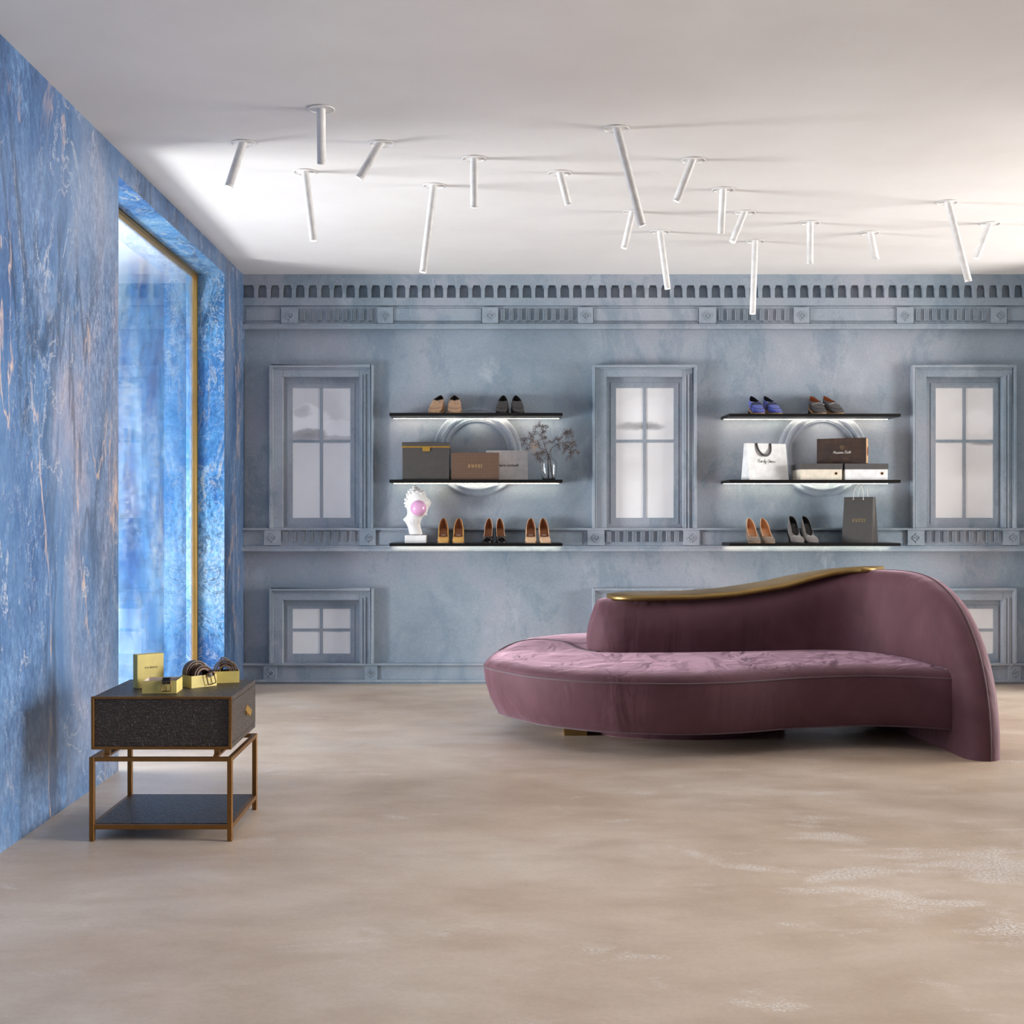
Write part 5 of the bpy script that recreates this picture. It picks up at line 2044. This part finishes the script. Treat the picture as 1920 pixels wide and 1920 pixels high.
def paper_bag(name, label, loc, rz, wb, wt, db, dt, h, mat, matin):
    o = thing(name, label, 'bag', loc, rz)
    mb_ = MB()
    B = [(-wb / 2, 0, 0), (wb / 2, 0, 0), (wb / 2, db, 0), (-wb / 2, db, 0)]
    c_ = db / 2
    T = [(-wt / 2, c_ - dt / 2, h), (wt / 2, c_ - dt / 2, h), (wt / 2, c_ + dt / 2, h), (-wt / 2, c_ + dt / 2, h)]
    # gussets fold inwards along the middle of each side
    GL, GR = (-wb / 2 + 0.004, c_, 0.32 * h), (wb / 2 - 0.004, c_, 0.32 * h)
    GLt, GRt = (-wt / 2 + dt * 0.42, c_, h), (wt / 2 - dt * 0.42, c_, h)
    v = B + T + [GL, GR, GLt, GRt]
    mb_.add(v, [(0, 1, 5, 4), (2, 3, 7, 6), (3, 0, 8), (0, 4, 10, 8), (8, 10, 7, 3), (1, 2, 9), (1, 9, 11, 5), (9, 2, 6, 11), (0, 3, 2, 1)])
    b_ = mb_.build('body', [mat, matin], o)
    sd_ = b_.modifiers.new('thickness', 'SOLIDIFY')
    sd_.thickness = 0.0012
    sd_.offset = -1
    return o, T


Yb = 8.765
xa, xb_ = X(1408, Yb), X(1481.5, Yb)
hgt = Z(830.5, Yb) - zR
wbag, T = paper_bag('paper_bag', 'white paper shopping bag with black ribbon handle and script lettering', ((xa + xb_) / 2, Yb + 0.035, zR), math.radians(20), (xb_ - xa) / 0.86, (X(1474.5, Yb) - X(1400, Yb)) / 0.86, 0.115, 0.03, hgt, M['paper_white'], M['paper_white'])
M['ribbon'] = plain('dark_grey_ribbon', srgb(62, 60, 60), 0.45)
yf = 0.115 / 2 - 0.015


def hang(mb_, x0, x1, yy, drop, z0):
    pts = []
    for i in range(17):
        t = i / 16
        xx = x0 + (x1 - x0) * (0.5 - 0.5 * math.cos(PI * t))
        dz = drop * math.sin(PI * t) ** 0.8
        pts.append(Vector((xx, yy - 0.016 * math.sin(PI * t) - 0.003 - (0.115 / 2 - 0.015) * dz / hgt * 1.0, z0 - dz)))
    rows_ = []
    for i, p in enumerate(pts):
        t_ = (pts[min(i + 1, 16)] - pts[max(i - 1, 0)]).normalized()
        n_ = Vector((-t_.z, 0, t_.x)).normalized()
        wd = 0.0085
        rows_.append([p + n_ * wd + Vector((0, -0.0006, 0)), p - n_ * wd + Vector((0, -0.0006, 0)), p - n_ * wd + Vector((0, 0.0006, 0)), p + n_ * wd + Vector((0, 0.0006, 0))])
    mb_.grid(rows_, close_u=True, smooth=True, cap=True)


mb = MB()
cxb = (X(1437, Yb) - (xa + xb_) / 2)
hang(mb, cxb - 0.054, cxb + 0.062, yf, 0.090, hgt + 0.002)
mb.build('handle', M['ribbon'], wbag)['label'] = 'dark grey ribbon handle'
lean = math.atan2(0.115 / 2 - 0.015, hgt)
kk = Yb / F
pp_, wid = script_word('Hardy Amies')


def bagface(zc, xc):
    return Matrix.Translation((xc, (0.115 / 2 - 0.015) * zc / hgt - 0.0008, zc)) @ Matrix.Rotation(-lean, 4, 'X')


strokes(pp_, 38.5 * kk / wid, 3.1 * kk, 0.0011, M['ink'], wbag, bagface(Z(864.5, Yb) - zR, X(1442, Yb) - (xa + xb_) / 2))
mb = MB()
mb.box(-14 * kk, 14 * kk, -0.0003, 0.0003, -0.0003, 0.0003)
mb.xform(bagface(Z(868.6, Yb) - zR, X(1447, Yb) - (xa + xb_) / 2)).build('underline', M['ink_grey'], wbag)

# cream shoe boxes with dark lids
for n, (l0, l1, lab) in enumerate(((1500.5, 1580.0, 'cream shoe box with dark lid and finger hole, beside the white paper bag'), (1584.5, 1665.8, 'whiter shoe box with dark lid at the right end of the shelf'))):
    Yb = 8.752
    xa, xb_ = X(l0, Yb), X(l1, Yb)
    hgt = Z(869.2, Yb) - zR
    lh = Z(869.2, Yb) - Z(880, Yb)
    hw = (xb_ - xa) / 2
    o = thing('shoe_box', lab, 'box', ((xa + xb_) / 2, Yb, zR), 0, 'shoe boxes with dark lids')
    cm = M['cream_card'] if n == 0 else M['paper_white']
    MB().box(-hw + 0.003, hw - 0.004, 0.003, 0.225, 0, hgt - 0.003).build('body', cm, o, 0.001, 1)
    MB().box(-hw, hw, 0, 0.228, hgt - lh, hgt).build('lid', M['lid_grey'], o, 0.0012, 1)['label'] = 'dark grey lid'
    hx = X((1567.8, 1654)[n], Yb) - (xa + xb_) / 2
    hz = Z(887.6, Yb) - zR
    mb = MB()
    Mr = Matrix.Translation((hx, 0.003, hz)) @ Matrix.Rotation(PI / 2, 4, 'X')
    mb.lathe([(0.0118, 0.0), (0.0118, 0.002), (0.0085, 0.002), (0.0085, 0.0006)], 24, M=Mr)
    mb.build('eyelet', M['sole_tan'], o)['label'] = 'tan ringed finger hole'
    mb = MB()
    mb.lathe([(0.0085, 0.0007), (0.0, 0.0007)], 24, M=Mr)
    mb.build('finger_hole', M['lining_black'], o)

# brown box on the two lids
Yb = 8.90
ztop = Z(869.2, 8.752) + 0.0005


def make_brown():
    t = NT('mottled_brown_leather_card')
    v = t.pos(obj=True)
    t.color(t.ramp(t.noise(v, 16, 6, 0.6), [(0.32, srgb(46, 30, 22)), (0.55, srgb(66, 44, 30)), (0.75, srgb(84, 58, 38))]))
    t.set(Roughness=0.42)
    return t.mat


M['brown_box'] = make_brown()
xa = X(1531.5, Yb)
ang = math.radians(-27)
bw, bd, bh = 0.347, 0.080, Z(823, Yb) - ztop
bb = thing('gift_box', 'mottled dark brown box with pale lettering, lying on the two lidded boxes', 'box', (xa, Yb, ztop), ang)
MB().box(0, bw, 0, bd, 0, bh).build('body', M['brown_box'], bb, 0.001, 1)
MB().box(bw - 0.0004, bw + 0.0006, 0.006, bd - 0.006, 0.004, bh - 0.004).build('drawer_end', M['sole_tan'], bb)['label'] = 'tan drawer end'
mb = MB()
rp = [Vector((bw + 0.0035, bd / 2 + 0.012 * math.cos(2 * PI * q / 16), bh * 0.48 + 0.030 * math.sin(2 * PI * q / 16))) for q in range(16)]
mb.tube(rp, 0.0022, 6, closed=True)
mb.build('ring_pull', M['insole_brown'], bb)
pp_, wid = script_word('Massimo Dutti')
kk = (Yb - 0.08) / F
tx = bw * 0.515
strokes(pp_, 33 * kk / wid, 2.5 * kk, 0.0013, M['ink_white'], bb, Matrix.Translation((tx, -0.0006, Z(848.5, Yb - 0.08) - ztop)))
cr = [[(-2.6, 2.5), (-2.6, -0.5), (0, -3.4), (2.6, -0.5), (2.6, 2.5), (-2.6, 2.5)], [(-1.2, -1.2), (-1.2, 1.4), (0.6, 1.4), (0.8, 0.4), (-0.6, 0.2), (1.2, -1.4)],
      [(-4, 1.5), (-3.6, 4.4), (0, 5.0), (3.6, 4.4), (4, 1.5)]]
strokes(cr, kk, kk, 0.0005, M['ink_gold'], bb, Matrix.Translation((tx, -0.0006, Z(840, Yb - 0.08) - ztop)), 'emblem', smooth=False)

# dark paper bag
M['bag_dark'] = plain('dark_bronze_grey_paper', srgb(62, 57, 52), 0.5, grain=0.05)
M['rope'] = plain('white_rope', srgb(236, 234, 230), 0.7)
Yb = 8.775
ang = math.radians(-36)
hgt = Z(931.6, Yb) - zB
gw = (X(1637, Yb) - X(1580.5, Yb)) / 0.98
gbg, T = paper_bag('paper_bag', 'dark grey paper shopping bag with white rope handles and gold lettering', (X(1608.5, Yb), Yb + 0.03, zB), ang, gw, gw * 0.955, 0.135, 0.055, hgt, M['bag_dark'], M['bag_dark'])
kk = (Yb + 0.03) / F
lean2 = math.atan2(0.0675 - 0.0275, hgt)


def gface(zc, xc):
    return Matrix.Translation((xc, (0.0675 - 0.0275) * zc / hgt - 0.0008, zc)) @ Matrix.Rotation(-lean2, 4, 'X')


strokes(gucci(), 24.5 / 8.4 * kk, 5.2 / 1.4 * kk, 0.0016, M['ink_gold'], gbg, gface(Z(975.5, Yb) - zB, (1610.5 - 1608.0) * kk), smooth=False)
for side, yy in (('front', 0.0675 - 0.0275), ('back', 0.0675 + 0.0275)):
    mb = MB()
    dxs = (-0.036, 0.036)
    z0 = hgt - 0.017 if side == 'front' else hgt - 0.017
    y0 = yy - 0.002 if side == 'front' else yy + 0.002
    xo = 0.0 if side == 'front' else 0.012
    pts = [(dxs[0] + xo, y0, z0), (dxs[0] + xo + 0.002, y0, z0 + 0.04), (dxs[0] + xo + 0.014, y0 + 0.004, z0 + 0.085), (xo + 0.002, y0 + 0.008, z0 + 0.104), (dxs[1] + xo - 0.012, y0 + 0.004, z0 + 0.085), (dxs[1] + xo - 0.001, y0, z0 + 0.04), (dxs[1] + xo, y0, z0)]
    mb.tube(catmull(pts, 6), 0.0024, 8)
    for d_ in dxs:
        mb.sphere((d_ + xo, y0, z0), 0.0052, 10, 8)
    mb.build('handle', M['rope'], gbg)['label'] = 'white rope handle'
